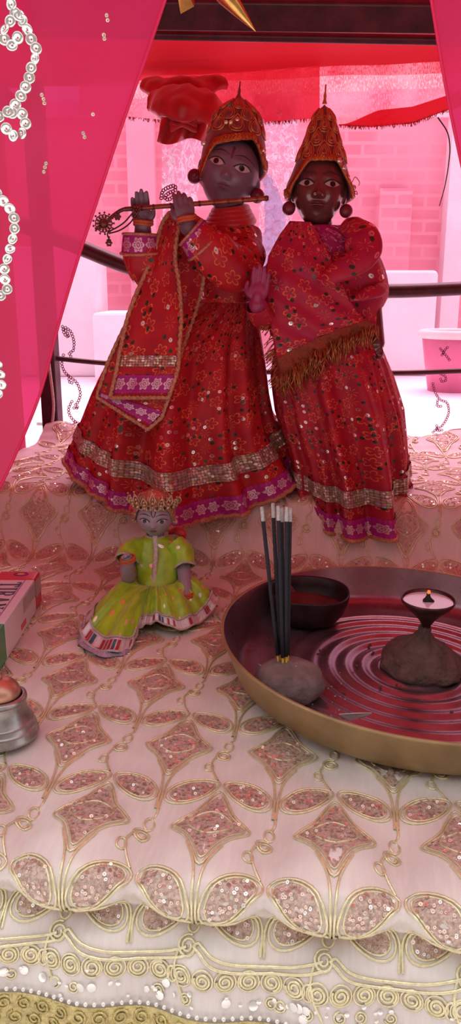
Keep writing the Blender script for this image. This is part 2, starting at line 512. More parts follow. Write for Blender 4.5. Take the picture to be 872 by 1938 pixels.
def green():
    t = NT('green_satin')
    uv = t.n('UVMap').outputs[0]
    nz = t.n('TexNoise', {'Vector': uv, 'Scale': 90.0, 'Detail': 3.0})
    col = t.mix(t.ramp(nz.outputs[0], .35, .65), (.26, .52, .008), (.42, .68, .02))
    r, a, rc = petals(t, uv, 75, .9)
    d = t.math('MULTIPLY', t.math('LESS_THAN', r, .17), t.math('GREATER_THAN', rc[0], .66))
    col = t.mix(d, col, t.mix(rc[1], (.85, .45, .3), (.85, .85, .75)))
    b = t.n('BsdfPrincipled', {'Base Color': col, 'Roughness': .33, 'Sheen Weight': .3, 'Specular IOR Level': .6})
    t.set(b, 'Metallic', t.math('MULTIPLY', d, .7))
    return t.surface(b)
M['greensatin'] = green()
def patch():
    t = NT('patchwork_braid')
    uv = t.n('UVMap').outputs[0]
    sep = t.n('SeparateXYZ', {0: uv})
    cell = t.math('FLOOR', t.math('DIVIDE', sep.outputs[0], .0075))
    wn = t.n('TexWhiteNoise', {'W': cell}, noise_dimensions='1D')
    s3 = t.n('SeparateColor', {0: wn.outputs['Color']})
    c = t.mix(t.math('GREATER_THAN', s3.outputs[0], .55), (.80, .74, .74), (.45, .05, .06))
    c = t.mix(t.math('GREATER_THAN', s3.outputs[1], .72), c, (.05, .16, .24))
    fu = t.math('ABSOLUTE', t.math('SUBTRACT', t.math('FRACT', t.math('DIVIDE', sep.outputs[0], .0075)), .5))
    fv = t.math('ABSOLUTE', t.math('SUBTRACT', t.math('DIVIDE', sep.outputs[1], .012), .5))
    edge = t.math('GREATER_THAN', t.math('MAXIMUM', fu, fv), .36)
    c = t.mix(edge, c, (.66, .58, .62))
    b = t.n('BsdfPrincipled', {'Base Color': c, 'Roughness': .3, 'Metallic': .35})
    nz = t.n('TexNoise', {'Vector': uv, 'Scale': 500.0})
    t.set(b, 'Normal', t.n('Bump', {'Height': nz.outputs[0], 'Strength': .6, 'Distance': .0015}))
    return t.surface(b)
M['patchbraid'] = patch()
M['whitelace'] = pbr('white_lace', (.72, .66, .60), .6, .1, .2, 400, .6, 900)
M['violetlace'] = pbr('violet_braid', (.32, .22, .42), .45, .2, .35, 300, .7, 600, col2=(.6, .5, .6))
M['goldleaf'] = pbr('gold_bell', (.75, .42, .12), .25, .9, .2, 60)
M['rope'] = pbr('pale_rope', (.78, .70, .68), .8, 0, .15, 200, .6, 500)
M['concrete'] = pbr('pale_courtyard', (.90, .87, .87), .9, 0, .05, 3.0, .2, 30)
M['whitewash'] = pbr('whitewash', (.90, .87, .87), .9, 0, .06, 5.0, .3, 30)
M['lightblock_wall'] = pbr('added_dark_wall', (.20, .15, .125), .9, 0, .1, 3.0)  # dark tone so the added wall bounces little light
M['pinkplaster'] = pbr('pink_plaster', (.86, .44, .50), .9, 0, .06, 4.0)
M['plastic'] = pbr('pink_plastic', (.70, .16, .28), .4, 0, .1, 10)
M['paleplastic'] = pbr('pale_plastic', (.82, .74, .66), .5, 0, .1, 10)
def brick():
    t = NT('limewashed_brick')
    tc = t.n('TexCoord').outputs['Object']
    sp = t.n('SeparateXYZ', {0: tc})
    v = t.n('CombineXYZ', {0: sp.outputs[0], 1: sp.outputs[2], 2: 0.0})
    nz = t.n('TexNoise', {'Vector': tc, 'Scale': 1.6, 'Detail': 5.0})
    br = t.n('TexBrick', {'Vector': v, 'Color1': (.72, .24, .29, 1), 'Color2': (.78, .29, .34, 1), 'Mortar': (.82, .38, .42, 1), 'Scale': 1.0,
                          'Mortar Size': .012, 'Brick Width': .23, 'Row Height': .085})
    c = t.mix(t.ramp(nz.outputs[0], .4, .62), br.outputs[0], (.84, .40, .45))
    b = t.n('BsdfPrincipled', {'Base Color': c, 'Roughness': .95})
    return t.surface(b)
M['brick'] = brick()

# ================================================================== THE ALTAR CLOTH
PROF = [(.392, -.128), (.391, -.105), (.394, -.082), (.399, -.062), (.405, -.043), (.424, -.0265), (.4155, -.0205), (.4115, -.012), (.417, -.0015),
        (.440, .003), (.46, .002), (.50, .0), (.60, 0), (.70, 0), (.80, 0), (.90, 0), (.985, .001), (1.012, .008), (1.030, .030), (1.042, .060), (1.052, .082),
        (1.072, .0915), (1.10, .092), (1.20, .092), (1.30, .092), (1.375, .093), (1.405, .106), (1.432, .116), (1.458, .108), (1.470, .080), (1.472, .02), (1.474, -.06), (1.476, -.125)]
_pp = crom([(0, a, b) for a, b in PROF], 12)
_S = [0.0]
for a, b in zip(_pp, _pp[1:]): _S.append(_S[-1] + (b - a).length)
_S = np.array(_S); _PY = np.array([p.y for p in _pp]); _PZ = np.array([p.z for p in _pp])
S_TUCK = float(_S[5 * 12]); S_END = float(_S[-1])
S_STEP = float(_S[16 * 12])

TRAYN = Vector((.0431, -.02, 1)).normalized(); TRAYC = Vector((.1769, .6998, .0424)) - TRAYN * .0400
def cloth_base(u, s):
    v = float(np.interp(s, _S, _PY)); z = float(np.interp(s, _S, _PZ))
    e = .0015
    v2 = float(np.interp(s + e, _S, _PY)); z2 = float(np.interp(s + e, _S, _PZ))
    v1 = float(np.interp(s - e, _S, _PY)); z1 = float(np.interp(s - e, _S, _PZ))
    dv, dz = v2 - v1, z2 - z1
    L = math.hypot(dv, dz) or 1
    return v, z, -dz / L, dv / L           # normal (v, z)

PITCH = .0855
def cloth_pt(u, s, off=0.0):
    v, z, nv, nz = cloth_base(u, s)
    d = 0.0022 * noise.noise(Vector((u * 17, s * 17, 3.1))) + .0011 * noise.noise(Vector((u * 45, s * 45, 8.2)))
    # puffed quilting along the rolled front edge, one puff per motif
    hump = smooth(S_TUCK - .004, S_TUCK + .014, s) * (1 - smooth(S_TUCK + .075, S_TUCK + .12, s))
    d += hump * .017 * (abs(math.cos(PI * (u - U0) / PITCH)) ** .6 - .68)
    skirt = 1 - smooth(S_TUCK - .03, S_TUCK, s)
    d += skirt * .0035 * math.sin(u * 2 * PI / PITCH + .6 + 1.2 * math.sin(u * 9)) * smooth(0, .03, S_TUCK - s + .005)
    step = smooth(S_STEP - .01, S_STEP + .03, s) * (1 - smooth(S_STEP + .10, S_STEP + .16, s))
    d += step * .006 * noise.noise(Vector((u * 11, s * 6, 5.5)))
    flat_ = smooth(S_TUCK + .05, S_TUCK + .12, s) * (1 - smooth(S_END - .30, S_END - .22, s))
    d += flat_ * .0021 * (math.cos(2 * PI * (u - U0) / PITCH) * math.cos(PI * (s - S_TUCK - .075) / .1005))
    back = smooth(S_END - .30, S_END - .22, s)
    d += back * (.020 * noise.noise(Vector((u * 9, s * 14, 1.5))) + .012 * noise.noise(Vector((u * 31, s * 12, 6.5))))
    d = max(d, -.007)
    p = F(u, v + nv * (d + off), z + nz * (d + off))
    # the mattress gives way under the heavy tray
    q = p - TRAYC; rr_ = math.hypot(q.x, q.y)
    if rr_ < .215 and z < .02 and v > .44:
        lim = TRAYC.z - (TRAYN.x * q.x + TRAYN.y * q.y) / TRAYN.z - .0022 + off * .7 + max(0, rr_ - .168) * .9
        if p.z > lim: p.z = lim
    return p
U0 = .004          # column phase of the first row
UL, UR = -.47, .60

def cloth_nrm(u, s):
    a = cloth_pt(u + .002, s) - cloth_pt(u - .002, s); b = cloth_pt(u, s + .002) - cloth_pt(u, s - .002)
    return a.cross(b).normalized()

cl = MB()
NU, NS = 230, 330
cl.grid(lambda a, b: cloth_pt(UL + (UR - UL) * a, S_END * b), NU, NS, uvfn=lambda a, b: (UL + (UR - UL) * a, S_END * b))

def cloth_cord(pts, r=.0010, closed=False, n=5, mi=1):
    cl.tube([cloth_pt(p[0], p[1], .0006) for p in pts], r, n, closed, mi, cap=False)

def fill(pts, mi=3, off=.0005):
    c = (sum(p[0] for p in pts) / len(pts), sum(p[1] for p in pts) / len(pts))
    vs = [cloth_pt(c[0], c[1], off)]
    n = len(pts)
    for k in (.5, 1.0):
        vs += [cloth_pt(c[0] + (p[0] - c[0]) * k, c[1] + (p[1] - c[1]) * k, off) for p in pts]
    fs = [(0, 1 + i, 1 + (i + 1) % n) for i in range(n)] + [(1 + i, 1 + n + i, 1 + n + (i + 1) % n, 1 + (i + 1) % n) for i in range(n)]
    cl.add(vs, fs, mi)

def inside(p, poly):
    c = False
    for i in range(len(poly)):
        a, b = poly[i], poly[i - 1]
        if (a[1] > p[1]) != (b[1] > p[1]) and p[0] < (b[0] - a[0]) * (p[1] - a[1]) / (b[1] - a[1]) + a[0]: c = not c
    return c

def scatter(poly, step, keep=.85, mi=2, r=.0013, hole=.0004):
    xs = [p[0] for p in poly]; ys = [p[1] for p in poly]
    y = min(ys)
    while y < max(ys):
        x = min(xs)
        while x < max(xs):
            q = (x + rnd.uniform(-.4, .4) * step, y + rnd.uniform(-.4, .4) * step)
            if rnd.random() < keep and inside(q, poly):
                nr = cloth_nrm(*q) + Vector((rnd.gauss(0, .38), rnd.gauss(0, .38), 0))
                cl.disc(cloth_pt(q[0], q[1], .0011 + rnd.random() * .0004), nr, r * rnd.uniform(.8, 1.15), 7, mi if rnd.random() > .16 else 4, hole=hole)  # some discs take the pearl colour as painted white glints
            x += step
        y += step

def leaf_poly(bx, bs, sgn, k=1.0):
    """pointed oval leaf rising from the motif's base"""
    out = []
    cx, cs, ang, A, B = .0225 * sgn, .0185, math.radians(38 if sgn > 0 else 142), .0225 * k, .0112 * k
    n = 26
    for i in range(n):
        t = 2 * PI * i / n
        x = A * math.cos(t); y = B * math.sin(t) * (1 - .18 * math.cos(t))
        out.append((bx + cx + x * math.cos(ang) - y * math.sin(ang), bs + cs + x * math.sin(ang) + y * math.cos(ang)))
    return out

def kite(bx, bs, k=1.0, jit=0):
    c = .079
    tip = [(0, .041), (.007, .030), (.014, .013), (.0245, .002), (.0275, -.003), (.0245, -.009), (.015, -.020), (.006, -.036), (0, -.046), (-.006, -.036), (-.015, -.020), (-.0245, -.009), (-.0275, -.003), (-.0245, .002),
           (-.014, .013), (-.007, .030)]
    return [(bx + x * k, bs + c + y * k) for x, y, _ in [(p.x, p.y, 0) for p in crom([(a, b, 0) for a, b in tip], 3, True)]]

def spiral(cx, cs, r, turns=1.9, n=26, a0=0.0):
    return [(cx + r * (1 - .72 * i / n) * math.cos(a0 + turns * 2 * PI * i / n), cs + r * (1 - .72 * i / n) * math.sin(a0 + turns * 2 * PI * i / n)) for i in range(n + 1)]

def motif(bx, bs, detail):
    near = detail > 0
    for sg in (-1, 1):
        p1 = leaf_poly(bx, bs, sg); p2 = leaf_poly(bx, bs, sg, .82)
        cloth_cord(p1, closed=True); cloth_cord(p2, r=.0008, closed=True)
        fill(p2)
        scatter(p2, .0031 if near else .0042)
    k1 = kite(bx, bs); k2 = kite(bx, bs, .88)
    cloth_cord(k1, closed=True); cloth_cord(k2, r=.0008, closed=True)
    inner = [(bx + .0125 * math.cos(t) * (1 + .25 * math.cos(2 * t)), bs + .077 + .0145 * math.sin(t)) for t in [2 * PI * i / 24 for i in range(24)]]
    fill(k2)
    cloth_cord(inner, r=.0009, closed=True)
    scatter(k2, .0036 if near else .005, .7)
    # two lines of the stem and the curl below it
    for sg in (-1, 1):
        cloth_cord(crom([(bx + sg * .0012, bs - .004, 0), (bx + sg * .0013, bs + .015, 0), (bx + sg * .004, bs + .034, 0), (bx + sg * .012, bs + .052, 0)], 5))
    cloth_cord(crom([(bx, bs + .002, 0), (bx + .001, bs - .008, 0), (bx - .002, bs - .014, 0)], 4))
    lp = [(bx - .002 + .0035 * math.cos(t), bs - .019 + .0055 * math.sin(t)) for t in [2 * PI * i / 14 for i in range(14)]]
    cloth_cord(lp, r=.0009, closed=True)
    cloth_cord(spiral(bx - .004, bs - .032, .0068, a0=1.2))
    cloth_cord(crom([(bx - .010, bs - .034, 0), (bx - .012, bs - .044, 0), (bx - .009, bs - .056, 0), (bx - .004, bs - .066, 0)], 5))
    lp = [(bx - .0135 + .0032 * math.cos(t), bs - .050 + .0052 * math.sin(t)) for t in [2 * PI * i / 14 for i in range(14)]]
    cloth_cord(lp, r=.0009, closed=True)

ROW = .1005
S_A = S_TUCK + .012
for row in range(-1, 12):
    s0 = S_A + row * ROW
    if row == -1: s0 = S_TUCK - .018
    sh = 0 if row % 2 == 0 else .5
    for k in range(-6, 8):
        u = U0 + (k + sh) * PITCH
        if u < UL + .045 or u > UR - .045 or s0 + .125 > S_END - .02: continue
        x, y = F(u, float(np.interp(s0 + .05, _S, _PY)), 0).xy
        if abs(x) > .36 * y + .40: continue
        if row == -1:
            for sg in (-1, 1):
                p1 = leaf_poly(u, s0, sg); p2 = leaf_poly(u, s0, sg, .82)
                cloth_cord(p1, closed=True); cloth_cord(p2, r=.0008, closed=True); fill(p2); scatter(p2, .0031)
                cloth_cord(crom([(u + sg * .0012, s0 - .004, 0), (u + sg * .0014, s0 + .014, 0), (u + sg * .010, s0 + .024, 0), (u + sg * .027, s0 + .032, 0)], 5))
            continue
        motif(u, s0, 1 if row < 4 else 0)

# scroll border on the hanging edge
for k in range(-7, 9):
    u = U0 + (k + .5) * PITCH
    if abs(F(u, .4, 0).x) > .52: continue
    sb = S_TUCK - .024
    for dd in (0, .0045):
        cloth_cord(crom([(u - .040, sb + .006 - dd, 0), (u - .030, sb - .001 - dd, 0), (u - .012, sb - .004 - dd, 0), (u + .010, sb - .003 - dd, 0), (u + .030, sb + .001 - dd, 0), (u + .038, sb + .0035 - dd, 0)], 5), r=.0012)
    cloth_cord(crom([(u - .040, sb + .006, 0), (u - .043, sb + .004, 0), (u - .040, sb + .0015, 0)], 4), r=.0012)
    for j in range(6):
        cu = u - .036 + j * PITCH / 6
        cloth_cord(spiral(cu, sb - .0135, .0055, 2.1, 30, rnd.random() * 6), r=.0010)
        cloth_cord([(cu + .0066 * math.cos(t), sb - .0135 + .0066 * math.sin(t)) for t in [2 * PI * i / 16 for i in range(16)]], r=.0007, closed=True)
    for j in range(16):
        q = (u + rnd.uniform(-.045, .045), sb - .026 + rnd.gauss(0, .0035))
        cl.disc(cloth_pt(q[0], q[1], .0012), cloth_nrm(*q) + Vector((rnd.gauss(0, .15), 0, rnd.gauss(0, .15))), rnd.choice((.0012, .0016, .0030)), 9, 4, .0004)
    for j in range(3):
        cloth_cord(spiral(u + rnd.uniform(-.04, .04), sb - .027, .0042, 1.7, 20, rnd.random() * 6), r=.0007)
altar_cloth = cl.build('altar_cloth', [M['cloth'], M['goldcord'], M['seqpink'], M['seqfill'], M['pearl']], origin=(0, .8, 0))
tag(altar_cloth, 'cream tissue altar cloth embroidered with gold cord leaves and sequin diamonds', 'tablecloth')

lb = MB()
def lace_pt(u, w):
    s = .026 + .024 * w
    return cloth_pt(u, s, .0022)
lb.grid(lambda a, b: lace_pt(UL + (UR - UL) * a, b), 220, 8)
for k in range(int((UR - UL) / .013)):
    u = UL + .013 * (k + .5)
    if abs(u) > .52: continue
    for q in (.3, .72):
        lb.tube([cloth_pt(p[0], p[1], .0028) for p in spiral(u + (.006 if q > .5 else 0), .026 + .024 * q, .0052, 1.6, 16, k)], .0008, 4, cap=False)
lb.build('lace_border', M['goldlace'], altar_cloth)
pl = MB(); rg = MB()
for k in range(int((UR - UL) / .0055)):
    u = UL + .0055 * k
    if abs(u) > .52: continue
    pl.ball(cloth_pt(u, .0525, .0025), .0016, n=7, m=5)
    rg.tube([cloth_pt(u + .0022 * math.cos(t), .020 + .004 * math.sin(t), .0018) for t in [2 * PI * i / 8 for i in range(8)]], .0006, 4, True)
pl.build('bead_edging', M['pearl'], altar_cloth)
rg.build('ring_edging', M['pearl'], altar_cloth)

# the low wooden platform the cloth lies on
pf = thing('low_platform', F(0, .95, -.14), 'low dark wooden platform under the embroidered altar cloth', 'platform')
def fbox(mb, u0, u1, v0, v1, z0, z1):
    vs = [F(u, v, z) for u in (u0, u1) for v in (v0, v1) for z in (z0, z1)]
    mb.add(vs, [(0, 1, 3, 2), (4, 6, 7, 5), (0, 4, 5, 1), (2, 3, 7, 6), (0, 2, 6, 4), (1, 5, 7, 3)])
    return mb
fbox(MB(), UL + .01, UR - .01, .455, 1.45, -.06, -.018).build('platform_top', M['iron'], pf, flat=True)
fbox(MB(), UL + .01, UR - .01, 1.09, 1.44, -.018, .080).build('raised_step', M['iron'], pf, flat=True)
for u in (UL + .04, UR - .04):
    for v in (.46, 1.42):
        fbox(MB(), u - .025, u + .025, v - .025, v + .025, -.14, -.06).build('leg', M['iron'], pf, flat=True)

# ================================================================== TRAY AND WHAT STANDS IN IT
def basis(c, nrm):
    n = Vector(nrm).normalized(); x = Vector((1, 0, 0)); x = (x - n * x.dot(n)).normalized(); y = n.cross(x)
    m = Matrix((x, y, n)).transposed().to_4x4(); m.translation = Vector(c); return m
TN = Vector((.0431, -.02, 1)).normalized()
RIMC = Vector((.1769, .6998, .0424))
TM = basis(RIMC - TN * .0400, TN)          # tray frame, floor at local z ~ 0
tray = thing('brass_tray', TM.translation, 'wide round brass tray with ringed dark floor on the altar cloth', 'tray')
out = [(0, .0004), (.150, .0004), (.166, .002), (.1715, .006), (.174, .012), (.1795, .026), (.1855, .0385), (.1865, .0405), (.1862, .0420), (.1845, .0424), (.1835, .0415)]
tb = MB().lathe(out, 128, TM)
tb.build('outer_wall', M['brass'], tray)
inn = [(.1837, .0414), (.1825, .0385), (.1765, .0255), (.1710, .0125), (.1680, .0075), (.163, .0048), (.155, .0040)]
r = .151
while r > .03:
    ph = (.151 - r)
    amp = .0013 * smooth(.135, .118, r) if r > .118 else .0013
    inn.append((r, .0040 + amp * math.sin((.118 - r) * 2 * PI / .0165)))
    r -= .0014
inn += [(.026, .0040), (.012, .0040), (0, .0040)]
MB().lathe(inn, 160, TM).build('ringed_floor', M['trayin'], tray)
def T(x, y, z): return TM @ Vector((x, y, z))
def tl(p):  # world point near tray -> tray local
    return TM.inverted() @ Vector(p)
FLOORZ = .0046

# bowl
bl = tl((.083, .807, 0)); BM = basis(T(bl.x, bl.y, FLOORZ + .0012), TN)
bowl = thing('bowl', BM.translation, 'small sooty black iron bowl standing at the back of the tray', 'bowl')
MB().lathe([(0, 0), (.026, 0), (.033, .004), (.040, .014), (.0435, .026), (.0445, .0335), (.0440, .0350), (.0425, .0348), (.0412, .0335), (.0405, .026), (.037, .014), (.030, .007), (0, .0055)], 56, BM,
           wob=lambda a, r, z: (r * (1 + .012 * math.sin(2 * a + .5) + .006 * math.sin(5 * a)), z + .0008 * math.sin(3 * a) * r / .04)).build('bowl_body', M['blackmetal'], bowl)
MB().lathe([(.0385, .0165), (.030, .0172), (.018, .0165), (.008, .0168), (0, .0170)], 40, BM, wob=lambda a, r, z: (r, z + .0006 * math.sin(3 * a + r * 200))).build('red_paste', M['redliquid'], bowl)

# clay ball and incense
cp = tl((.0515, .645, 0)); CM = basis(T(cp.x, cp.y, FLOORZ), TN)
clay = MB()
prof = [(.0001, -.0005), (.021, -.0005), (.0275, .003), (.0302, .009), (.0302, .015), (.0275, .0215), (.021, .027), (.012, .0298), (.0001, .0308)]
def clay_w(a, r, z):
    k = 1 + .05 * math.sin(2 * a + 1) + .03 * math.sin(3 * a + 2 + z * 60) + .10 * noise.noise(Vector((math.cos(a) * 2, math.sin(a) * 2, z * 90)))
    return (r * k, z)
pp = [(p.x, p.y) for p in crom([(a, b, 0) for a, b in prof], 5)]
clay.lathe([(max(1e-7, x), z) for x, z in pp], 48, CM, wob=clay_w)
for i in range(26):
    a = rnd.random() * 6.28; r_ = .030 * rnd.uniform(.2, .9)
    z = .0308 * math.sqrt(max(0, 1 - (r_ / .0315) ** 2)) + .0003
    clay.ball(CM @ Vector((r_ * math.cos(a), r_ * math.sin(a), z - .0006)), rnd.uniform(.0006, .0012), n=6, m=4, mi=1)
clay_o = clay.build('clay_ball', [M['clay'], M['ash']], origin=CM.translation)
tag(clay_o, 'grey lump of dried clay holding the incense sticks at the tray edge', 'incense holder')

base_i = Vector((.0470, .646, .0325))
sticks = [((495, 959), .662, 'thin incense stick leaning furthest to the left, apart from the bunch', -.0028, .0010, .155),
          ((516, 952), .664, 'tallest incense stick, second from the left in the clay ball', -.0012, .0035, .16),
          ((526, 957), .655, 'incense stick at the middle left of the tight front bunch', .0002, -.0022, .165),
          ((533, 961), .668, 'incense stick behind the middle of the tight bunch', .0008, .0022, .15),
          ((542, 959), .653, 'incense stick second from the right in the clay ball', .0028, -.0010, .17),
          ((549, 960), .660, 'rightmost incense stick of the bunch in the clay ball', .0042, .0016, .15)]
for (tip, d, lab, ox, oy, af) in sticks:
    b = base_i + Vector((ox, oy, -.004)); e = P(tip[0], tip[1], d)
    t_ = thing('incense_stick', b, lab, 'incense stick', 'incense sticks in the clay ball')
    at = lambda k: b + (e - b) * k
    MB().tube([at(-.03), at(.06), at(.14)], .00105, 7).build('bare_stick', M['stickyellow'], t_)
    MB().tube([at(.115 + .01 * rnd.random()), at(.3), at(.6), at(.92)], lambda q: .00175, 8).build('incense_paste', M['stickblack'], t_)
    MB().tube([at(.918), at(.93), at(.97), at(1.0)], lambda q: .0019 - .0004 * q, 8).build('ash_tip', M['ash'], t_)

# mud mound and oil lamp
mp_ = tl((.184, .702, 0)); MM = basis(T(mp_.x, mp_.y, FLOORZ), TN)
def mud_w(a, r, z):
    k = 1 + .16 * noise.noise(Vector((math.cos(a) * 1.6, math.sin(a) * 1.6, z * 40 + 4))) + .10 * noise.noise(Vector((math.cos(a) * 4, math.sin(a) * 4, z * 120)))
    return (r * k, z + .003 * noise.noise(Vector((math.cos(a) * 3 + r * 90, math.sin(a) * 3, 7))) * (1 if z > .001 else 0))
mprof = crom([(.0360, -.001, 0), (.0395, .004, 0), (.0370, .012, 0), (.0300, .020, 0), (.0200, .0270, 0), (.0105, .0335, 0), (.0065, .040, 0), (.0056, .045, 0), (.0001, .0462, 0)], 6)
mud = MB().lathe([(max(1e-7, p.x), p.y) for p in mprof], 64, MM, wob=mud_w).build('mud_mound', M['mud'], origin=MM.translation)
tag(mud, 'brown mound of mud in the middle of the tray holding up the lamp', 'mound')
LM = basis(MM @ Vector((.001, 0, .040)), (0, -.02, 1))
lamp = thing('oil_lamp', LM.translation, 'small dark metal oil lamp full of ghee on the mud mound', 'oil lamp')
MB().lathe([(.0001, 0), (.0042, 0), (.0040, .004), (.0046, .008), (.008, .013), (.0150, .0205), (.0220, .0270), (.0250, .0315), (.0256, .0335), (.0250, .0345), (.0240, .0335), (.0230, .031), (.0175, .0260), (.009, .022), (.0001, .021)], 56, LM).build('lamp_cup', M['lampmetal'], lamp)
MB().lathe([(.0231, .0316), (.018, .0319), (.008, .0320), (.0001, .0321)], 48, LM).build('fuel', M['oil'], lamp)
wk = MB()
wk.lathe([(.0001, .0325), (.0050, .0318), (.0046, .0335), (.0030, .0350), (.0018, .0372), (.0016, .0392), (.0001, .0400)], 16, LM, wob=lambda a, r, z: (r * (1 + .25 * math.sin(3 * a + z * 300)), z))
wick_o = wk.build('wick', M['wick'], lamp)
tf = NT('ember'); em = tf.n('Emission', {0: (1, .16, .04), 1: .9}); tf.surface(em)
MB().ball(LM @ Vector((0, 0, .0408)), .0017, .0017, .0020, 10, 8).build('ember', tf.m, wick_o)

# bits lying in the tray
pm = MB()
pq = tl(G(660, 1381, .03)); 
pts = [(-.012, -.003), (.003, -.006), (.014, -.003), (.011, .004), (-.002, .006), (-.010, .003)]
wl = tl(G(662, 1374, .040)); wl.z = 0
rr = math.hypot(wl.x, wl.y); wl = wl * (.1735 / rr)
vs = [T(wl.x + x * 1.0 + .001, wl.y + y * .7 + .0035 + (x * .35 if x > 0 else x * -.1), .0330 + .003 * (i % 2) + (.0085 if y < 0 else 0)) for i, (x, y) in enumerate(pts)]
vs2 = [v + TN * .0006 for v in vs]
n6 = len(pts)
pm.add(vs + vs2, [tuple(range(n6 - 1, -1, -1)), tuple(range(n6, 2 * n6))] + [(i, (i + 1) % n6, n6 + (i + 1) % n6, n6 + i) for i in range(n6)])
po = pm.build('paper_scrap', M['paper'], flat=True, origin=T(wl.x, wl.y, .006)); tag(po, 'small crumpled white paper scrap inside the front rim of the tray', 'paper scrap')
cr = MB()
for i in range(70):
    a = rnd.gauss(1.2, 1.3); r_ = abs(rnd.gauss(.034, .013)) + .008
    q = (cp.x + r_ * math.cos(a), cp.y + r_ * math.sin(a))
    if math.hypot(*q) > .15: continue
    cr.ball(T(q[0], q[1], FLOORZ + .0009), rnd.uniform(.0005, .0011), n=6, m=4)
for i in range(24):
    a = rnd.random() * 6.28; r_ = rnd.uniform(.045, .11)
    cr.ball(T(mp_.x + r_ * math.cos(a) * .9, mp_.y + r_ * math.sin(a) * .9, FLOORZ + .0010), rnd.uniform(.0005, .0018), n=6, m=4, mi=1)
co = cr.build('ash_crumbs', [M['ash'], M['mud']], origin=T(0, 0, FLOORZ)); tag(co, 'scattered ash and mud crumbs on the dark floor of the tray', 'crumbs', kind='stuff')

# ================================================================== BOX AND BELL ON THE LEFT
BX1, BY1, BH, BW, BL = -.2255, .888, .039, .072, .205
BX0 = BX1 - BW; BY0 = BY1 - BL
bz = .0022
box = thing('incense_box', ((BX0 + BX1) / 2, (BY0 + BY1) / 2, bz), 'red white and green cardboard incense box with large grey capitals', 'box')
def prism(mb, x0, x1, y0, y1, z0, z1, mi=0):
    return mb.box(((x0 + x1) / 2, (y0 + y1) / 2, (z0 + z1) / 2), x1 - x0, y1 - y0, z1 - z0, mi=mi)
def bevel(o, w, seg=3):
    m = o.modifiers.new('bevel', 'BEVEL'); m.width = w; m.segments = seg; return o
carton = MB()
prism(carton, BX0, BX1, BY1 - .030, BY1, bz, bz + BH, 0)
bevel(carton.build('end_cap', M['cardred'], box, flat=True), .003)
bevel(prism(MB(), BX0, BX1, BY0 + .050, BY1 - .0300, bz, bz + BH).build('carton', M['cardwhite'], box, flat=True), .0012)
bevel(prism(MB(), BX0, BX1, BY0, BY0 + .050, bz, bz + BH).build('green_end', M['cardgreen'], box, flat=True), .0012)
lay = MB()
zt = bz + BH
prism(lay, BX1 - .0005, BX1 + .0004, BY1 - .0295, BY1 - .004, bz + .017, bz + BH - .004, 0)       # grey printed end of the side
prism(lay, BX1 - .0005, BX1 + .0004, BY1 - .085, BY1 - .0305, bz + .020, bz + BH - .003, 0)
sp_ = lay.build('grey_side_panel', M['cardgrey'], box, flat=True)
rp = MB()
prism(rp, BX1 - .0005, BX1 + .0005, BY1 - .098, BY1 - .078, bz + .006, bz + .012, 0)
rp.build('red_side_label', M['cardred'], box, flat=True)
prism(MB(), BX1 - .0005, BX1 + .0006, BY1 - .0295, BY1 - .004, bz + .0165, bz + .0345, 0).build('white_side_panel', M['cardgrey'], box, flat=True)
st = MB()
prism(st, BX0 + .0235, BX0 + .0265, BY1 - .030, BY1 - .001, zt - .0003, zt + .0004)
st.build('white_stripe', M['cardwhite'], box, flat=True)
# capitals, read along the box: strokes as (x, y) with x along the word and y up the letter
GL = {'T': [((0, 1), (.8, 1), .11), ((.4, 1), (.4, 0), .2), ((.25, 0), (.55, 0), .09), ((0, 1), (0, .8), .09), ((.8, 1), (.8, .8), .09)],
      'I': [((.2, 1), (.2, 0), .2), ((.02, 1), (.38, 1), .09), ((.02, 0), (.38, 0), .09)],
      'R': [((.15, 1), (.15, 0), .2), ((0, 1), (.5, 1), .1), ((.5, 1), (.66, .88), .12), ((.66, .9), (.66, .64), .18), ((.66, .66), (.5, .52), .12), ((.15, .52), (.5, .52), .1), ((.4, .5), (.75, 0), .18), ((0, 0), (.3, 0), .09), ((.65, 0), (.85, 0), .09)],
      'A': [((.1, 0), (.42, 1), .1), ((.42, 1), (.76, 0), .2), ((.22, .36), (.62, .36), .09), ((0, 0), (.22, 0), .09), ((.62, 0), (.9, 0), .09)],
      'N': [((.12, 0), (.12, 1), .1), ((.1, 1), (.72, 0), .2), ((.72, 0), (.72, 1), .1), ((0, 0), (.25, 0), .09), ((.58, 1), (.86, 1), .09), ((0, 1), (.16, 1), .09)],
      'G': [((.72, .78), (.6, .95), .12), ((.6, .95), (.36, 1), .11), ((.36, 1), (.12, .82), .14), ((.1, .82), (.06, .5), .2), ((.06, .5), (.12, .18), .2), ((.12, .18), (.36, 0), .14), ((.36, 0), (.62, .05), .11), ((.66, .05), (.66, .42), .18), ((.5, .42), (.8, .42), .09), ((.72, .98), (.72, .76), .08)]}
def word(text, x_top, y_start, h, adv, mat, parent, name):
    mb = MB(); pos = 0
    for ch in text:
        wd = 0
        for (a, b, w) in GL[ch]:
            pa = Vector((x_top - h * (1 - a[1]), y_start - (pos + a[0] * adv), zt + .0006)); pb = Vector((x_top - h * (1 - b[1]), y_start - (pos + b[0] * adv), zt + .0006))
            d = pb - pa; n_ = Vector((-d.y, d.x, 0)).normalized() * (w * adv * .5)
            q = [pa - n_, pb - n_, pb + n_, pa + n_]
            mb.add(q + [p - Vector((0, 0, .0009)) for p in q], [(0, 1, 2, 3), (7, 6, 5, 4), (0, 4, 5, 1), (1, 5, 6, 2), (2, 6, 7, 3), (3, 7, 4, 0)])
            wd = max(wd, a[0], b[0])
        pos += (wd + .24) * adv
    mb.build(name, mat, parent, flat=True)
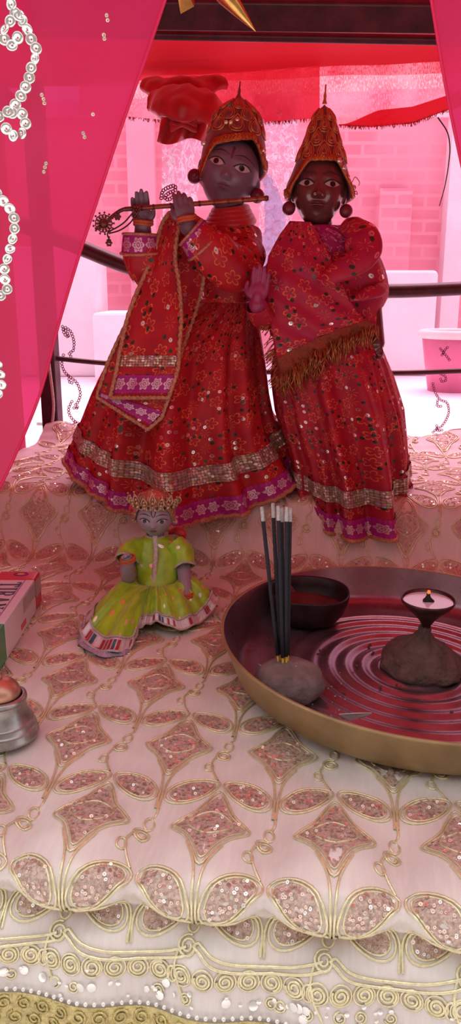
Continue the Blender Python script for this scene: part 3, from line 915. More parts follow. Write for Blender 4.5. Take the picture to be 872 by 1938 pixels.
word('TIRANGA', BX1 - .0125, BY1 - .0400, .0215, .0165, M['ink'], box, 'capitals')
rule = MB()
prism(rule, BX1 - .0105, BX1 - .0098, BY0 + .055, BY1 - .031, zt - .0003, zt + .0004)
prism(rule, BX1 - .0430, BX1 - .0422, BY0 + .055, BY1 - .031, zt - .0003, zt + .0004)
rule.build('border_line', M['violet'], box, flat=True)
em_ = MB(); c_ = Vector((BX1 - .020, BY1 - .012, zt + .0003))
em_.tube([c_ + Vector((.008 * math.cos(t), .0048 * math.sin(t), 0)) for t in [2 * PI * i / 20 for i in range(20)]], .0007, 5, True)
e_o = em_.build('round_emblem', M['violet'], box)
MB().box(c_, .007, .005, .0008).build('emblem_centre', M['ochre'], e_o, flat=True)

bc = Vector((-.1905, .5915, .0030))
bell = thing('bell', bc, 'small worn metal bell with copper dome standing at the left edge', 'bell')
BLM = Matrix.Translation(bc) @ Matrix.Diagonal((.96, .96, .90, 1))
bp = crom([(.0302, 0, 0), (.0308, .002, 0), (.0296, .005, 0), (.0286, .008, 0), (.0290, .0095, 0), (.0278, .011, 0), (.0264, .0145, 0), (.0268, .0158, 0), (.0258, .017, 0), (.0226, .0235, 0), (.0208, .030, 0), (.0202, .0345, 0)], 4)
MB().lathe([(.0001, .001), (.026, .001)] + [(p.x, p.y) for p in bp], 56, BLM).build('bell_body', M['bellmetal'], bell)
MB().lathe([(.0200, .0343), (.0222, .0352), (.0226, .0372), (.0222, .0390), (.0206, .0402), (.0190, .0405)], 56, BLM).build('collar', M['bellmetal'], bell)
MB().lathe([(.0172, .0402), (.0172, .044), (.0160, .048), (.0132, .0520), (.0085, .0550), (.0035, .0562), (.0001, .0564)], 48, BLM).build('copper_dome', M['copper'], bell)
MB().lathe([(.0001, .0562), (.0030, .0562), (.0026, .0585), (.0028, .0600), (.0001, .0612)], 20, BLM).build('crown_knob', M['copper'], bell)

# ================================================================== FIGURINE TOOLS
def g_(x, w): return math.exp(-(x / w) ** 2)

def head_mesh(rx, ry, rz, nose=1.0, lips=1.0, n=110, m=84):
    mb = MB()
    vs = []; fs = []
    for j in range(m + 1):
        t = PI * j / m
        for k in range(n):
            a = 2 * PI * k / n
            d = Vector((math.sin(t) * math.cos(a), math.sin(t) * math.sin(a), math.cos(t)))
            p = Vector((rx * d.x, ry * d.y, rz * d.z))
            lo = smooth(.05, 1.0, -d.z)
            p.x *= 1 - .14 * lo
            p.y *= 1 - .06 * lo
            X, Z = p.x / rz, p.z / rz
            fr = smooth(.1, .55, -d.y)
            A = abs(X)
            q = 0
            q += nose * .055 * g_(X, .085) * smooth(.22, -.10, Z if Z < .22 else .22) * (1 - smooth(-.24, -.34, -(-Z)) if False else 1) * (1 if Z > -.24 else g_(Z + .24, .06))
            q += nose * .115 * g_(X, .105) * g_(Z + .20, .095)
            q += nose * .045 * g_(A - .105, .05) * g_(Z + .235, .05)
            q -= .055 * g_(A - .37, .17) * g_(Z - .08, .12)
            q += .035 * g_(A - .34, .24) * g_(Z - .28, .07)
            q += .035 * g_(A - .42, .2) * g_(Z + .25, .24)
            q += lips * .050 * g_(X, .17) * g_(Z + .425, .045)
            q += lips * .055 * g_(X, .145) * g_(Z + .535, .05)
            q -= lips * .040 * g_(X, .19) * g_(Z + .478, .02)
            q += .055 * g_(X, .2) * g_(Z + .80, .13)
            p.y -= q * rz * fr
            vs.append(p)
    for j in range(m):
        for k in range(n):
            k2 = (k + 1) % n
            fs.append((j * n + k, (j + 1) * n + k, (j + 1) * n + k2, j * n + k2))
    return vs, fs

class Head:
    def __init__(s, c, rx, ry, rz, roll=0, pitch=0, yaw=0, **kw):
        s.rx, s.ry, s.rz = rx, ry, rz
        s.vs, s.fs = head_mesh(rx, ry, rz, **kw)
        s.bvh = BVHTree.FromPolygons([tuple(v) for v in s.vs], s.fs)
        s.M = Matrix.Translation(Vector(c)) @ Matrix.Rotation(roll, 4, 'Y') @ Matrix.Rotation(yaw, 4, 'Z') @ Matrix.Rotation(pitch, 4, 'X')
    def surf(s, x, z, off=0.0):
        h = s.bvh.ray_cast(Vector((x, -1, z)), Vector((0, 1, 0)))
        y = h[0].y if h[0] is not None else 0.0
        return s.M @ Vector((x, y - off, z))
    def add(s, mb): mb.add([s.M @ v for v in s.vs], s.fs)

def eyes(hd, parent, ex, ez, w, h, pr, slant=0.0, look=(0, 0), lidw=.0009):
    for sg in (-1, 1):
        mb = MB()
        def q(a, b, o):
            x = ex * sg + w * a; zc = ez + slant * w * a * sg
            lo = -h * .75 * (1 - a * a); up = h * max(0, 1 - a * a) ** .75
            return hd.surf(x, zc + lo + (up - lo) * b, o + .09 * h * 2 * (1 - a * a) * 4 * b * (1 - b))
        mb.grid(lambda a, b: q(2 * a - 1, b, .0003), 18, 10)
        e = mb.build('eye', M['eyewhite'], parent)
        pb = MB(); vs = []; fs = []
        for j in range(5):
            for k in range(16):
                t = 2 * PI * k / 16; rr = pr * (j / 4)
                vs.append(hd.surf(ex * sg + look[0] + rr * math.cos(t), ez + look[1] + rr * math.sin(t) * .95, .0011 + .00022 * h / .003 + .0005 * (1 - (j / 4) ** 2)))
        for j in range(4):
            for k in range(16):
                fs.append((j * 16 + k, j * 16 + (k + 1) % 16, (j + 1) * 16 + (k + 1) % 16, (j + 1) * 16 + k))
        pb.add(vs, fs); pb.build('pupil', M['pupil'], e)
        lb_ = MB()
        lb_.tube([q(-1.08 + 2.16 * i / 14, 1.02, .0006) if abs(-1.08 + 2.16 * i / 14) <= 1 else hd.surf(ex * sg + w * (-1.08 + 2.16 * i / 14), ez + slant * w * (-1.08 + 2.16 * i / 14) * sg, .0004) for i in range(15)], lidw, 6)
        lb_.build('eyelid', M['brow'], e)
        bb = MB()
        bb.tube([hd.surf(ex * sg + w * 1.25 * a * 1.0, ez + h * 2.1 + .9 * h * (1 - (a * 1.0) ** 2) - .25 * h * a * sg, .0002) for a in [-1 + 2 * i / 12 for i in range(13)]], lambda t: lidw * (1.1 - .7 * abs(2 * t - 1)), 6)
        bb.build('eyebrow', M['brow'], parent)

def lips(hd, parent, z, w, h, mat):
    mb = MB()
    mb.grid(lambda a, b: hd.surf(w * (2 * a - 1), z + (b - .5) * 2 * h * (1 - (2 * a - 1) ** 2) ** .7 + .15 * h * g_(abs(2 * a - 1) - .3, .2) * (1 if b > .5 else 0), .0003), 16, 12)
    mb.build('lips', mat, parent)

def limb(mb, pts, rad, n=14):
    pp_ = crom(pts, 6)
    N = len(pp_) - 1
    tab = [(i / (len(rad) - 1), r) for i, r in enumerate(rad)]
    mb.tube(pp_, lambda t: interp(tab, t)[0], n)
    mb.ball(pp_[0], rad[0], n=n, m=8); mb.ball(pp_[-1], rad[-1], n=n, m=8)

def hand(mb, wrist, fdir, nrm, L, thumb=1, curl=(.35, .4, .45, .5), spread=.02, fat=1.0, tcurl=.5, wr=None):
    """palm, four unequal bent fingers and a thumb; fdir along the fingers, nrm is the way the palm faces"""
    a = Vector(fdir).normalized(); n = Vector(nrm); n = (n - a * n.dot(a)).normalized(); b = a.cross(n) * thumb
    w = Vector(wrist)
    mb.ball(w + a * L * .30, L * .235 * fat, L * .115 * fat, L * .27, 16, 12, R=Matrix((b, n, a)).transposed())
    limb(mb, [w - a * L * .12, w + a * L * .05, w + a * L * .2], [wr or L * .16 * fat, L * .145 * fat, L * .15 * fat])
    for i in range(4):
        o = (i - 1.5)
        fl = L * (.44, .50, .46, .37)[i]
        base = w + a * L * (.46, .48, .47, .43)[i] - b * o * L * .118 * fat + n * 0
        ang = 0; p = base; pts = [p - a * L * .12, p]
        sd = (a - b * o * spread).normalized()
        for kk, seg in enumerate((.42, .32, .26)):
            ang += curl[i] * (1 if kk else .7)
            d = sd * math.cos(ang) + n * math.sin(ang)
            p = p + d * fl * seg
            pts.append(p)
        limb(mb, pts, [L * .066 * fat, L * .066 * fat, L * .063 * fat, L * .057 * fat, L * .048 * fat], 10)
    p0 = w + a * L * .14 + b * L * .15 * fat
    d1 = (a * .55 + b * .75 + n * .2).normalized(); d2 = (a * .85 + b * (.35 - .4 * tcurl) + n * (.2 + .5 * tcurl)).normalized(); d3 = (a * .9 - b * .25 * tcurl + n * (.1 + .6 * tcurl)).normalized()
    p1 = p0 + d1 * L * .17; p2 = p1 + d2 * L * .17; p3 = p2 + d3 * L * .13
    limb(mb, [p0 - d1 * L * .08, p0, p1, p2, p3], [L * .075 * fat, L * .078 * fat, L * .066 * fat, L * .058 * fat, L * .046 * fat], 10)

def fuse(mb, name, mat, parent, voxel, smooth_n=4):
    """one continuous skin over all the pieces"""
    tmp = mb.build(name + '_raw', mat, origin=(0, 0, 0))
    m = tmp.modifiers.new('r', 'REMESH'); m.mode = 'VOXEL'; m.voxel_size = voxel; m.use_smooth_shade = True
    if smooth_n:
        s_ = tmp.modifiers.new('s', 'SMOOTH'); s_.factor = .5; s_.iterations = smooth_n
    dg = bpy.context.evaluated_depsgraph_get()
    me = bpy.data.meshes.new_from_object(tmp.evaluated_get(dg))
    old = tmp.data
    bpy.data.objects.remove(tmp); bpy.data.meshes.remove(old)
    off = WORLD[parent.name]
    me.transform(Matrix.Translation(-off))
    me.name = name
    me.materials.clear(); me.materials.append(mat)
    for p_ in me.polygons: p_.use_smooth = True
    o = bpy.data.objects.new(name, me); COL.objects.link(o); o.parent = parent
    WORLD[o.name] = off.copy()
    return o

def sleeve(mb, path, rad, n=24, flat=1.0, wob=None, mi=0):
    pp_ = crom(path, 6)
    secs = []
    tab = [(i / (len(rad) - 1), r) for i, r in enumerate(rad)]
    ref = None
    for i, p in enumerate(pp_):
        t = (pp_[min(i + 1, len(pp_) - 1)] - pp_[max(i - 1, 0)]).normalized()
        x = ref if ref is not None else t.orthogonal()
        x = (x - t * x.dot(t)).normalized(); ref = x
        y = t.cross(x)
        r = interp(tab, i / (len(pp_) - 1))[0]
        secs.append((p, x * r, y * r * flat))
    mb.loft(secs, n, mi, cap=False, uvscale=1, wob=wob)

def crumple(amp, fq, seed):
    def w(p, c, t, k):
        d = (p - c).normalized()
        return p + d * amp * (noise.noise(p * fq + Vector((seed, 0, 0))) + .6 * abs(noise.noise(p * fq * 1.9 + Vector((0, seed, 0)))))
    return w

class Crown:
    """cap of revolution around the head with a raised front arch; S(phi, t) on its surface, phi = pi/2 is the front"""
    def __init__(s, Mx, prof, zlow, dep=1.0, lobes=0.0, off=(0, 0, 0)):
        s.M = Mx; s.prof = [(p.x, p.y) for p in crom([(z, r, 0) for z, r in prof], 4)]
        s.zlow = zlow; s.ztop = prof[-1][0]; s.dep = dep; s.lobes = lobes; s.off = Vector(off)
    def S(s, phi, t, o=0.0):
        z0 = s.zlow(phi); z = z0 + t * (s.ztop - z0)
        r = interp(s.prof, z)[0]
        r = max(r, 0) + o
        return s.M @ (Vector((r * math.cos(phi), -r * math.sin(phi) * s.dep, z)) + s.off)
    def Z(s, phi, z, o=0.0):
        r = max(0, interp(s.prof, z)[0]) + o
        return s.M @ (Vector((r * math.cos(phi), -r * math.sin(phi) * s.dep, z)) + s.off)

def zl_front(front, side, back, w=.62):
    def f(phi):
        a = abs(((phi - PI / 2 + PI) % (2 * PI)) - PI)       # 0 front, pi back
        if a < PI / 2:
            k = smooth(w, 1.30, a); return front + (side - front) * k
        k = smooth(PI / 2, PI, a); return side + (back - side) * k
    return f

def flame_cord(mb, cr, phi, z, w, h, r, o=.001, n=14, mi=0, curl=False):
    """tear-shaped wire loop lying on the crown"""
    pts = []
    for i in range(n):
        t = i / n * 2 * PI
        x = math.sin(t) * (1 - .0) * w * (.55 - .45 * math.cos(t)) * .9
        y = (-math.cos(t) + 1) / 2
        x = w * math.sin(t) * (1 - y) ** .6 * 1.1
        pts.append((x, z + h * y))
    P3 = [cr.Z(phi + x / max(.008, interp(cr.prof, zz)[0]), zz, o) for x, zz in pts]
    mb.tube(P3, r, 5, True, mi)

# ================================================================== SKIRTS
class Skirt:
    def __init__(s, xl, xr, py, cy, ry, drop, pleat, uvr, L, seed):
        s.__dict__.update(locals())
    def S(s, phi, t, o=0.0):
        xl, = interp(s.xl, t); xr, = interp(s.xr, t); py, = interp(s.py, t); ry, = interp(s.ry, t)
        a = P(xl, py, s.cy); b = P(xr, py, s.cy)
        xm = (a.x + b.x) / 2; rx = (b.x - a.x) / 2
        A = s.pleat * smooth(0, .55, t) + .05
        sd = s.seed
        w = .42 * math.sin(8 * phi + sd + 1.6 * math.sin(2 * phi + sd)) + .30 * math.sin(13 * phi + 2.1 * sd + 2 * t) + .34 * math.sin(5 * phi + .7 * sd - 1.5 * t) + .16 * math.sin(23 * phi + sd)
        w = math.copysign(abs(w) ** .8, w)
        fr = .35 + .65 * abs(math.sin(phi))
        k = 1 + A * w * fr + o / max(.03, rx)
        side = math.cos(phi)
        ke = 1 + (A * w * fr) * (1 - side * side) + A * .25 * w * side * side + o / max(.03, rx)
        z = (a.z + b.z) / 2 - s.drop * t ** 1.4 * max(0, math.sin(phi)) ** 1.3 + .12 * A * rx * w * t
        k2 = 1 + A * w * 1.0 + o / max(.03, ry)
        return Vector((xm + rx * ke * math.cos(phi), s.cy - ry * k2 * math.sin(phi), z - (o * .4)))
    def uv(s, phi, t): return (phi * s.uvr, t * s.L)
    def mesh(s, t0=0, t1=1, n=200, m=46, o=0.0, vmid=None, p0=0, p1=2 * PI):
        mb = MB()
        mb.grid(lambda a, b: s.S(p0 + (p1 - p0) * a, t0 + (t1 - t0) * b, o), n, m,
                uvfn=(lambda a, b: s.uv(p0 + (p1 - p0) * a, t0 + (t1 - t0) * b)) if vmid is None else (lambda a, b: ((p0 + (p1 - p0) * a) * s.uvr, (t0 + (t1 - t0) * b - vmid) * s.L)))
        return mb

# ================================================================== THE FLUTE PLAYER
kb = P(400, 900, 1.16); kb.z = .0925
K = thing('figurine', kb, 'slate-faced flute-playing idol in red sequined robe and tall rounded crown', 'idol', )
kc = P(434, 331, 1.135)
KH = Head(kc, .0385, .040, .0455, roll=math.radians(16.5), pitch=math.radians(-4), yaw=math.radians(-3))
bm = MB(); KH.add(bm)
limb(bm, [P(434, 372, 1.14), P(440, 420, 1.15)], [.017, .021])
for sg in (-1, 1):
    bm.ball(KH.M @ Vector((sg * .0375, .004, -.002)), .006, .008, .013, 12, 10)
bm.loft([(P(x, y, 1.155), Vector((a, 0, 0)), Vector((0, b, 0))) for x, y, a, b in [(438, 412, .018, .016), (436, 430, .034, .024), (432, 470, .036, .03), (428, 540, .030, .026), (424, 590, .036, .03), (420, 640, .038, .032), (418, 660, .02, .02)]], 24)
limb(bm, [P(462, 442, 1.15), P(468, 488, 1.12), P(446, 514, 1.085), P(400, 480, 1.06), P(358, 428, 1.050)], [.017, .015, .0145, .0125, .0105])
limb(bm, [P(385, 440, 1.15), P(335, 475, 1.13), P(285, 505, 1.10), P(272, 460, 1.085), P(270, 428, 1.078)], [.017, .015, .0145, .0125, .0105])
# near hand on the flute (palm towards its own mouth), far hand with palm showing
hand(bm, P(352, 424, 1.052), P(345, 362, 1.052) - P(352, 424, 1.052), Vector((-.25, .95, .1)), .043, thumb=1, curl=(.30, .34, .38, .42), fat=1.25, tcurl=.8)
hand(bm, P(271, 428, 1.080), P(262, 362, 1.074) - P(271, 428, 1.080), Vector((.15, -1, .1)), .044, thumb=1, curl=(.10, .14, .16, .22), fat=1.15, tcurl=.35)
for sx in (-1, 1):
    limb(bm, [Vector((kb.x + .012 + sx * .019, 1.155, .30)), Vector((kb.x + sx * .021, 1.15, .19)), Vector((kb.x + sx * .022, 1.155, .105))], [.021, .016, .012])
    limb(bm, [Vector((kb.x + sx * .022, 1.160, .102)), Vector((kb.x + sx * .024, 1.135, .100)), Vector((kb.x + sx * .026, 1.115, .099))], [.010, .010, .0075])
fuse(bm, 'body', M['skinK'], K, .0010, 3)
eyes(KH, K, .0172, .0045, .0105, .0052, .0037, slant=.12, look=(-.001, .0004), lidw=.0008)
lips(KH, K, -.0218, .0085, .0040, M['lipK'])
tk = MB(); tk.tube([KH.surf(0, z, .0002) for z in (.012, .017, .022, .027)], lambda t: .0009 + .0006 * t, 6); tk.build('forehead_mark', M['tilak'], K)
for sg in (-1, 1):
    eb = MB(); eb.ball(KH.M @ Vector((sg * .0435, -.004, -.0155)), .0095, n=20, m=14)
    eb.lathe([(.0001, .0022), (.0034, .0018), (.0040, 0), (.0001, -.001)], 12, KH.M @ Matrix.Translation((sg * .0435, -.0135, -.0155)) @ Matrix.Rotation(PI / 2, 4, 'X'))
    eb.build('earring', M['earring'], K)
# crown
KCM = Matrix.Translation(P(437, 331, 1.14)) @ Matrix.Rotation(math.radians(6), 4, 'Y') @ Matrix.Rotation(math.radians(-3), 4, 'X')
_kz = zl_front(.034, -.002, -.022, .55)
def outline(cx, cy, d, tab):
    z0 = P(cx, cy, d).z
    return [(P(cx, y, d).z - z0, h * (P(cx + 1, y, d).x - P(cx, y, d).x)) for y, h in tab]
KC = Crown(KCM, outline(437, 331, 1.14, [(375, 55), (355, 58.5), (340, 61), (323, 62), (300, 61.5), (284, 60), (267, 57), (255, 53.5), (243, 50), (232, 47.5), (222, 45), (213, 40), (205, 33), (197, 24), (190, 15), (184, 8), (180, 3), (178, .3)]),
           lambda f: _kz(f) + .010 * math.cos(f), .96, off=(.0015, 0, 0))
cap = MB().grid(lambda a, b: KC.S(2 * PI * a, b), 120, 60)
crown = cap.build('crown', M['velvet'], K, solid=.0015, off=1)
br = MB()
for j in range(7):
    t = .006 + .020 * j
    br.tube([KC.S(2 * PI * i / 96, t + .004 * math.sin(i * PI / 2 + j * PI), .0012) for i in range(96)], .0014, 5, True)
for i in range(60):
    f = 2 * PI * i / 60
    br.tube([KC.S(f, .0, .0018), KC.S(f + .06, .05, .0022), KC.S(f + .02, .10, .0022), KC.S(f + .09, .14, .0016)], .0011, 5)
br.build('braided_brim', M['zari'], crown)
fl = MB()
for row, (z, cnt, w, h) in enumerate([(.046, 9, .0115, .022), (.061, 8, .0105, .020), (.075, 7, .0075, .017)]):
    for i in range(cnt):
        f = PI / 2 + 2 * PI * (i + .5 * (row % 2)) / cnt
        for q in (1, .68, .38):
            flame_cord(fl, KC, f, z + h * (1 - q) * .45, w * q, h * q, .0011, .0014 + .0012 * (1 - q))
        # raised padded leaf under the wires
        c = KC.Z(f, z + h * .42, -.003)
        ax = (KC.Z(f, z + h * .8) - KC.Z(f, z + h * .1)).normalized()
        nr = (KC.Z(f, z + h * .4, .01) - KC.Z(f, z + h * .4, 0)).normalized()
        fl.ball(c, w * .9, .0066, h * .5, 12, 8, mi=1, R=Matrix((ax.cross(nr), nr, ax)).transposed())
fl.build('flame_ornament', [M['zari2'], M['velvet']], crown)
for f, z, r in [(1.95, .056, .0028), (1.78, .056, .0028), (1.62, .090, .0001)]:
    if r < .001: continue
    gb = MB(); gb.ball(KC.Z(f, z, .0025), r, r * .7, r, 12, 8); gb.build('gold_bead', M['goldcord'], crown)
for f, z, r, mt in [(2.02, .079, .0030, 'gemgreen'), (2.75, .032, .0042, 'gemsilver'), (.55, .030, .0036, 'gemsilver'), (PI / 2, .060, .003, 'gemsilver')]:
    gb = MB(); gb.ball(KC.Z(f, z, .002), r, r * .8, r, 14, 10); gb.build('gem', M[mt], crown)
fn = MB(); fn.lathe([(a, b * .80 + .0085) for a, b in [(.0040, .108), (.0018, .114), (.0022, .118), (.0010, .124), (.0009, .132), (.0001, .134)]], 12, KCM); fn.build('finial', M['velvet'], crown)

# robe
bd = MB()
secs = []
for py, xl, xr, dp, cy in [(396, 422, 458, .021, 1.146), (408, 412, 466, .025, 1.146), (424, 386, 480, .036, 1.146), (446, 368, 492, .044, 1.144), (480, 368, 494, .047, 1.142), (520, 376, 488, .046, 1.142), (550, 382, 480, .043, 1.143), (572, 381, 477, .041, 1.144)]:
    a, b = P(xl, py, cy), P(xr, py, cy)
    secs.append(((a + b) / 2, Vector(((b.x - a.x) / 2, 0, 0)), Vector((0, -dp, 0))))
bd.loft(secs, 56, cap=False, uvscale=1, wob=crumple(.004, 42, 3))
robe = bd.build('robe_bodice', M['dressK'], K, subsurf=1)
nk = MB()
for j in range(4):
    nk.tube([P(436 + (30 + 4 * j) * math.cos(t), 397 + 8 * j + (5 + j) * math.sin(t) * .6 - 3 * math.cos(t), 1.146 - (.028 + .003 * j) * math.sin(t)) for t in [2 * PI * i / 30 for i in range(30)]], .0055, 10, True)
nk.build('neck_scarf', M['redsatin'], K)
s1 = MB(); sleeve(s1, [P(462, 448, 1.14), P(464, 488, 1.105), P(446, 510, 1.075), P(405, 482, 1.052), P(366, 446, 1.046)], [.023, .025, .030, .028, .019], 32, wob=crumple(.005, 48, 9))
s1.build('sleeve', M['dressK'], K, subsurf=1)
s2 = MB(); sleeve(s2, [P(385, 445, 1.14), P(335, 478, 1.118), P(288, 508, 1.092), P(268, 486, 1.080), P(266, 452, 1.078)], [.028, .028, .027, .025, .0205], 32, wob=crumple(.0045, 48, 5))
s2.build('sleeve', M['dressK'], K, subsurf=1)
def cuff(path, r0, r1, parent):
    mb = MB(); pp_ = crom(path, 6); ref = Vector((1, 0, 0)); n = 28
    vs = []; L = 0
    W = []
    for i, p in enumerate(pp_):
        t = (pp_[min(i + 1, len(pp_) - 1)] - pp_[max(i - 1, 0)]).normalized()
        x = (ref - t * ref.dot(t)).normalized(); W.append((p, x, t.cross(x), r0 + (r1 - r0) * i / (len(pp_) - 1)))
    tot = sum((b - a).length for a, b in zip(pp_, pp_[1:]))
    mb.grid(lambda a, b: (lambda q: q[0] + (q[1] * math.cos(2 * PI * a) + q[2] * math.sin(2 * PI * a)) * q[3])(W[min(len(W) - 1, int(round(b * (len(W) - 1))))]), n, len(W) - 1,
            uvfn=lambda a, b: (a * 2 * PI * (r0 + r1) / 2, (b - .5) * tot))
    o = mb.build('cuff', M['magenta'], parent)
    tr = MB()
    for q in (W[0], W[-1]):
        tr.tube([q[0] + (q[1] * math.cos(t) + q[2] * math.sin(t)) * (q[3] + .0004) for t in [2 * PI * i / 24 for i in range(24)]], .0019, 6, True)
    tr.build('cuff_piping', M['trim'], o)
cuff([P(267, 478, 1.080), P(266, 462, 1.0785), P(266, 444, 1.078)], .0260, .0225, K)
cuff([P(385, 466, 1.049), P(373, 452, 1.047), P(361, 440, 1.046)], .0245, .0200, K)
for c, ax in [((271, 421, 1.079), (0, -.05, 1)), ((353, 414, 1.050), (-.25, 0, 1))]:
    wb = MB(); mm = basis(P(*c), ax)
    for dz in (-.0022, .0012):
        wb.tube([mm @ Vector((.0115 * math.cos(t), .0105 * math.sin(t), dz + .0008 * math.sin(2 * t))) for t in [2 * PI * i / 24 for i in range(24)]], .0021, 6, True)
    wb.build('wrist_thread', M['thread'], K)
KS = Skirt([(0, 380), (.06, 352), (.13, 300), (.2, 258), (.3, 226), (.45, 200), (.6, 181), (.75, 166), (.9, 150), (1, 142)],
           [(0, 477), (.1, 486), (.2, 492), (.4, 501), (.6, 508), (.75, 518), (.88, 545), (1, 566)],
           [(0, 566), (1, 862)], 1.150, [(0, .042), (.1, .058), (.25, .085), (.5, .115), (.8, .138), (1, .150)], .060, .20, .145, .34, 1.9)
skirt = KS.mesh().build('robe_skirt', M['dressK'], K)
wv = MB()
wv.tube([KS.S(2 * PI * i / 60, .004, .002) for i in range(60)], .0030, 8, True); wv.build('waist_seam', M['redsatin'], skirt)
KS.mesh(.775, .850, 260, 8, .0030, .81).build('sequin_band', M['seqband'], skirt)
KS.mesh(.915, .990, 260, 8, .0030, .953).build('magenta_border', M['magenta'], skirt)
hm = MB(); hm.tube([KS.S(2 * PI * i / 260, .998, .003) + Vector((0, 0, .0012 * math.sin(i * 1.9))) for i in range(260)], .0034, 6, True); hm.build('hem_piping', M['trim'], skirt)

def sheet(rows, nu=26, sub=5, wave=.0015, fq=60, seed=0.0, bow=.0):
    """cloth panel from rows of (py, x left, x right, depth left, depth right); returns fn(a, b), length"""
    R_ = crom([(r[0], r[1], r[2]) for r in rows], sub); D_ = crom([(r[3], r[4], 0) for r in rows], sub)
    N = len(R_) - 1
    def fn(a, b, o=0.0):
        k = b * N; i = min(N - 1, int(k)); f = k - i
        r = R_[i].lerp(R_[i + 1], f); d = D_[i].lerp(D_[i + 1], f)
        dep = d.x + (d.y - d.x) * a - bow * math.sin(PI * a)
        p = P(r.y + (r.z - r.y) * a, r.x, dep)
        p.y -= o + wave * noise.noise(Vector((p.x * fq, p.z * fq * .6, seed))) * 2
        return p
    L = sum((fn(.5, (i + 1) / 40) - fn(.5, i / 40)).length for i in range(40))
    return fn, L
def panel(name, fn, L, W, mat, parent, t0=0, t1=1, a0=0, a1=1, o=0.0, nu=28, nv=48, vmid=None, solid=.0008):
    mb = MB()
    mb.grid(lambda a, b: fn(a0 + (a1 - a0) * a, t0 + (t1 - t0) * b, o), nu, nv,
            uvfn=lambda a, b: ((a0 + (a1 - a0) * a) * W, (t0 + (t1 - t0) * b) * L) if vmid is None else ((a0 + (a1 - a0) * a) * W, (t0 + (t1 - t0) * b - vmid) * L))
    return mb.build(name, mat, parent, solid=solid, off=1)
def edging(name, path, parent, r=.0026, mat=None):
    mb = MB()
    N = len(path)
    for ph in (0, PI):
        mb.tube([Vector(p) + Vector((.0011 * math.cos(i * 1.1 + ph), -.0008, .0011 * math.sin(i * 1.1 + ph))) for i, p in enumerate(path)], r * .72, 6)
    return mb.build(name, mat or M['trim'], parent)

# scarf: three hanging layers of one cloth
back_rows = [(427, 333, 352, 1.092, 1.088), (480, 333, 376, 1.082, 1.080), (519, 330, 386, 1.066, 1.083), (560, 330, 379, 1.055, 1.086), (600, 325, 367, 1.045, 1.075), (657, 320, 347, 1.034, 1.056), (700, 318, 335, 1.027, 1.040)]
fnb, Lb = sheet(back_rows, seed=1.0, bow=.002)
scarf = panel('scarf', fnb, Lb, .035, M['dressK'], K, o=.001)
edging('scarf_piping', [fnb(1, i / 70, .0015) for i in range(71)], scarf)
low_rows = [(600, 245, 330, 1.058, 1.042), (640, 222, 332, 1.053, 1.030), (680, 205, 328, 1.050, 1.022), (720, 187, 322, 1.047, 1.015), (760, 184, 318, 1.043, 1.008)]
def fnl(a, b, o=0.0):
    k = b
    tl_, tr_ = P(245, 600, 1.055), P(330, 600, 1.044)
    L_ = [P(245, 600, 1.050), P(222, 648, 1.045), P(203, 690, 1.040), P(187, 738, 1.034), P(185, 752, 1.033)]
    R2 = [P(330, 600, 1.036), P(328, 660, 1.026), P(326, 720, 1.016), P(318, 772, 1.008), P(280, 812, 1.004)]
    def along(pts, t):
        k_ = t * (len(pts) - 1); i = min(len(pts) - 2, int(k_)); return pts[i].lerp(pts[i + 1], k_ - i)
    p = along(L_, b).lerp(along(R2, b), a)
    p.y -= o + .0012 * noise.noise(p * 50)
    return p
low = panel('scarf_fold', fnl, .17, .085, M['dressK'], scarf)
edging('lower_piping', [fnl(0, i / 40, .0012) for i in range(41)] + [fnl(i / 40, 1, .0012) for i in range(41)] + [P(280, 812, 1.003).lerp(P(306, 790, 1.004), i / 10) for i in range(11)] + [P(306, 790, 1.004).lerp(P(318, 755, 1.004), i / 10) for i in range(11)], low)
panel('lower_magenta_band', fnl, .17, .085, M['magenta'], low, .80, .955, .02, .98, o=.0014, vmid=.875)
front_rows = [(402, 322, 338, 1.085, 1.080), (427, 306, 339, 1.080, 1.070), (483, 290, 331, 1.066, 1.060), (533, 268, 338, 1.056, 1.050), (597, 243, 343, 1.044, 1.034), (657, 229, 339, 1.036, 1.020), (700, 221, 336, 1.032, 1.010), (752, 209, 319, 1.026, 1.002)]
fnf, Lf = sheet(front_rows, seed=4.0, bow=.003)
fr = panel('scarf_front', fnf, Lf, .080, M['dressK'], scarf, nu=34, nv=70)
edging('front_piping', [fnf(0, i / 90, .0012) for i in range(91)] + [fnf(i / 40, 1, .0012) for i in range(41)] + [fnf(1, 1 - i / 90, .0012) for i in range(91)], fr, .0030)
panel('scarf_sequin_band', fnf, Lf, .085, M['seqband'], fr, .765, .835, .03, .97, o=.0016)
panel('scarf_magenta_band', fnf, Lf, .085, M['magenta'], fr, .885, .975, .03, .97, o=.0016, vmid=.93)

# flute, held in both hands
f0, f1 = P(236, 396, 1.060), P(508, 375, 1.066)
flute = thing('flute', P(350, 388, 1.063), 'thin copper flute with filigree flower tail in the hands of the slate-faced idol', 'flute')
MB().tube([f0.lerp(f1, i / 20) for i in range(21)], .0030, 12).build('flute_tube', M['bamboo'], flute)
fb = MB()
for k in (.12, .2, .32, .42, .52, .62, .72, .82, .92, .985):
    c = f0.lerp(f1, k); fb.tube([c - (f1 - f0).normalized() * .0012, c + (f1 - f0).normalized() * .0012], .0035, 12)
fb.build('rings', M['flowergold'], flute)
stem_pts = crom([P(252, 395, 1.058), P(232, 397, 1.056), P(214, 408, 1.054), P(196, 424, 1.052), P(180, 434, 1.051)], 8)
MB().tube(stem_pts, lambda t: .0026 - .0008 * t, 8).build('curved_tail', M['flowergold'], flute)
fw = MB(); fc = P(196, 423, 1.047); fm = basis(fc, (0, -1, .1))
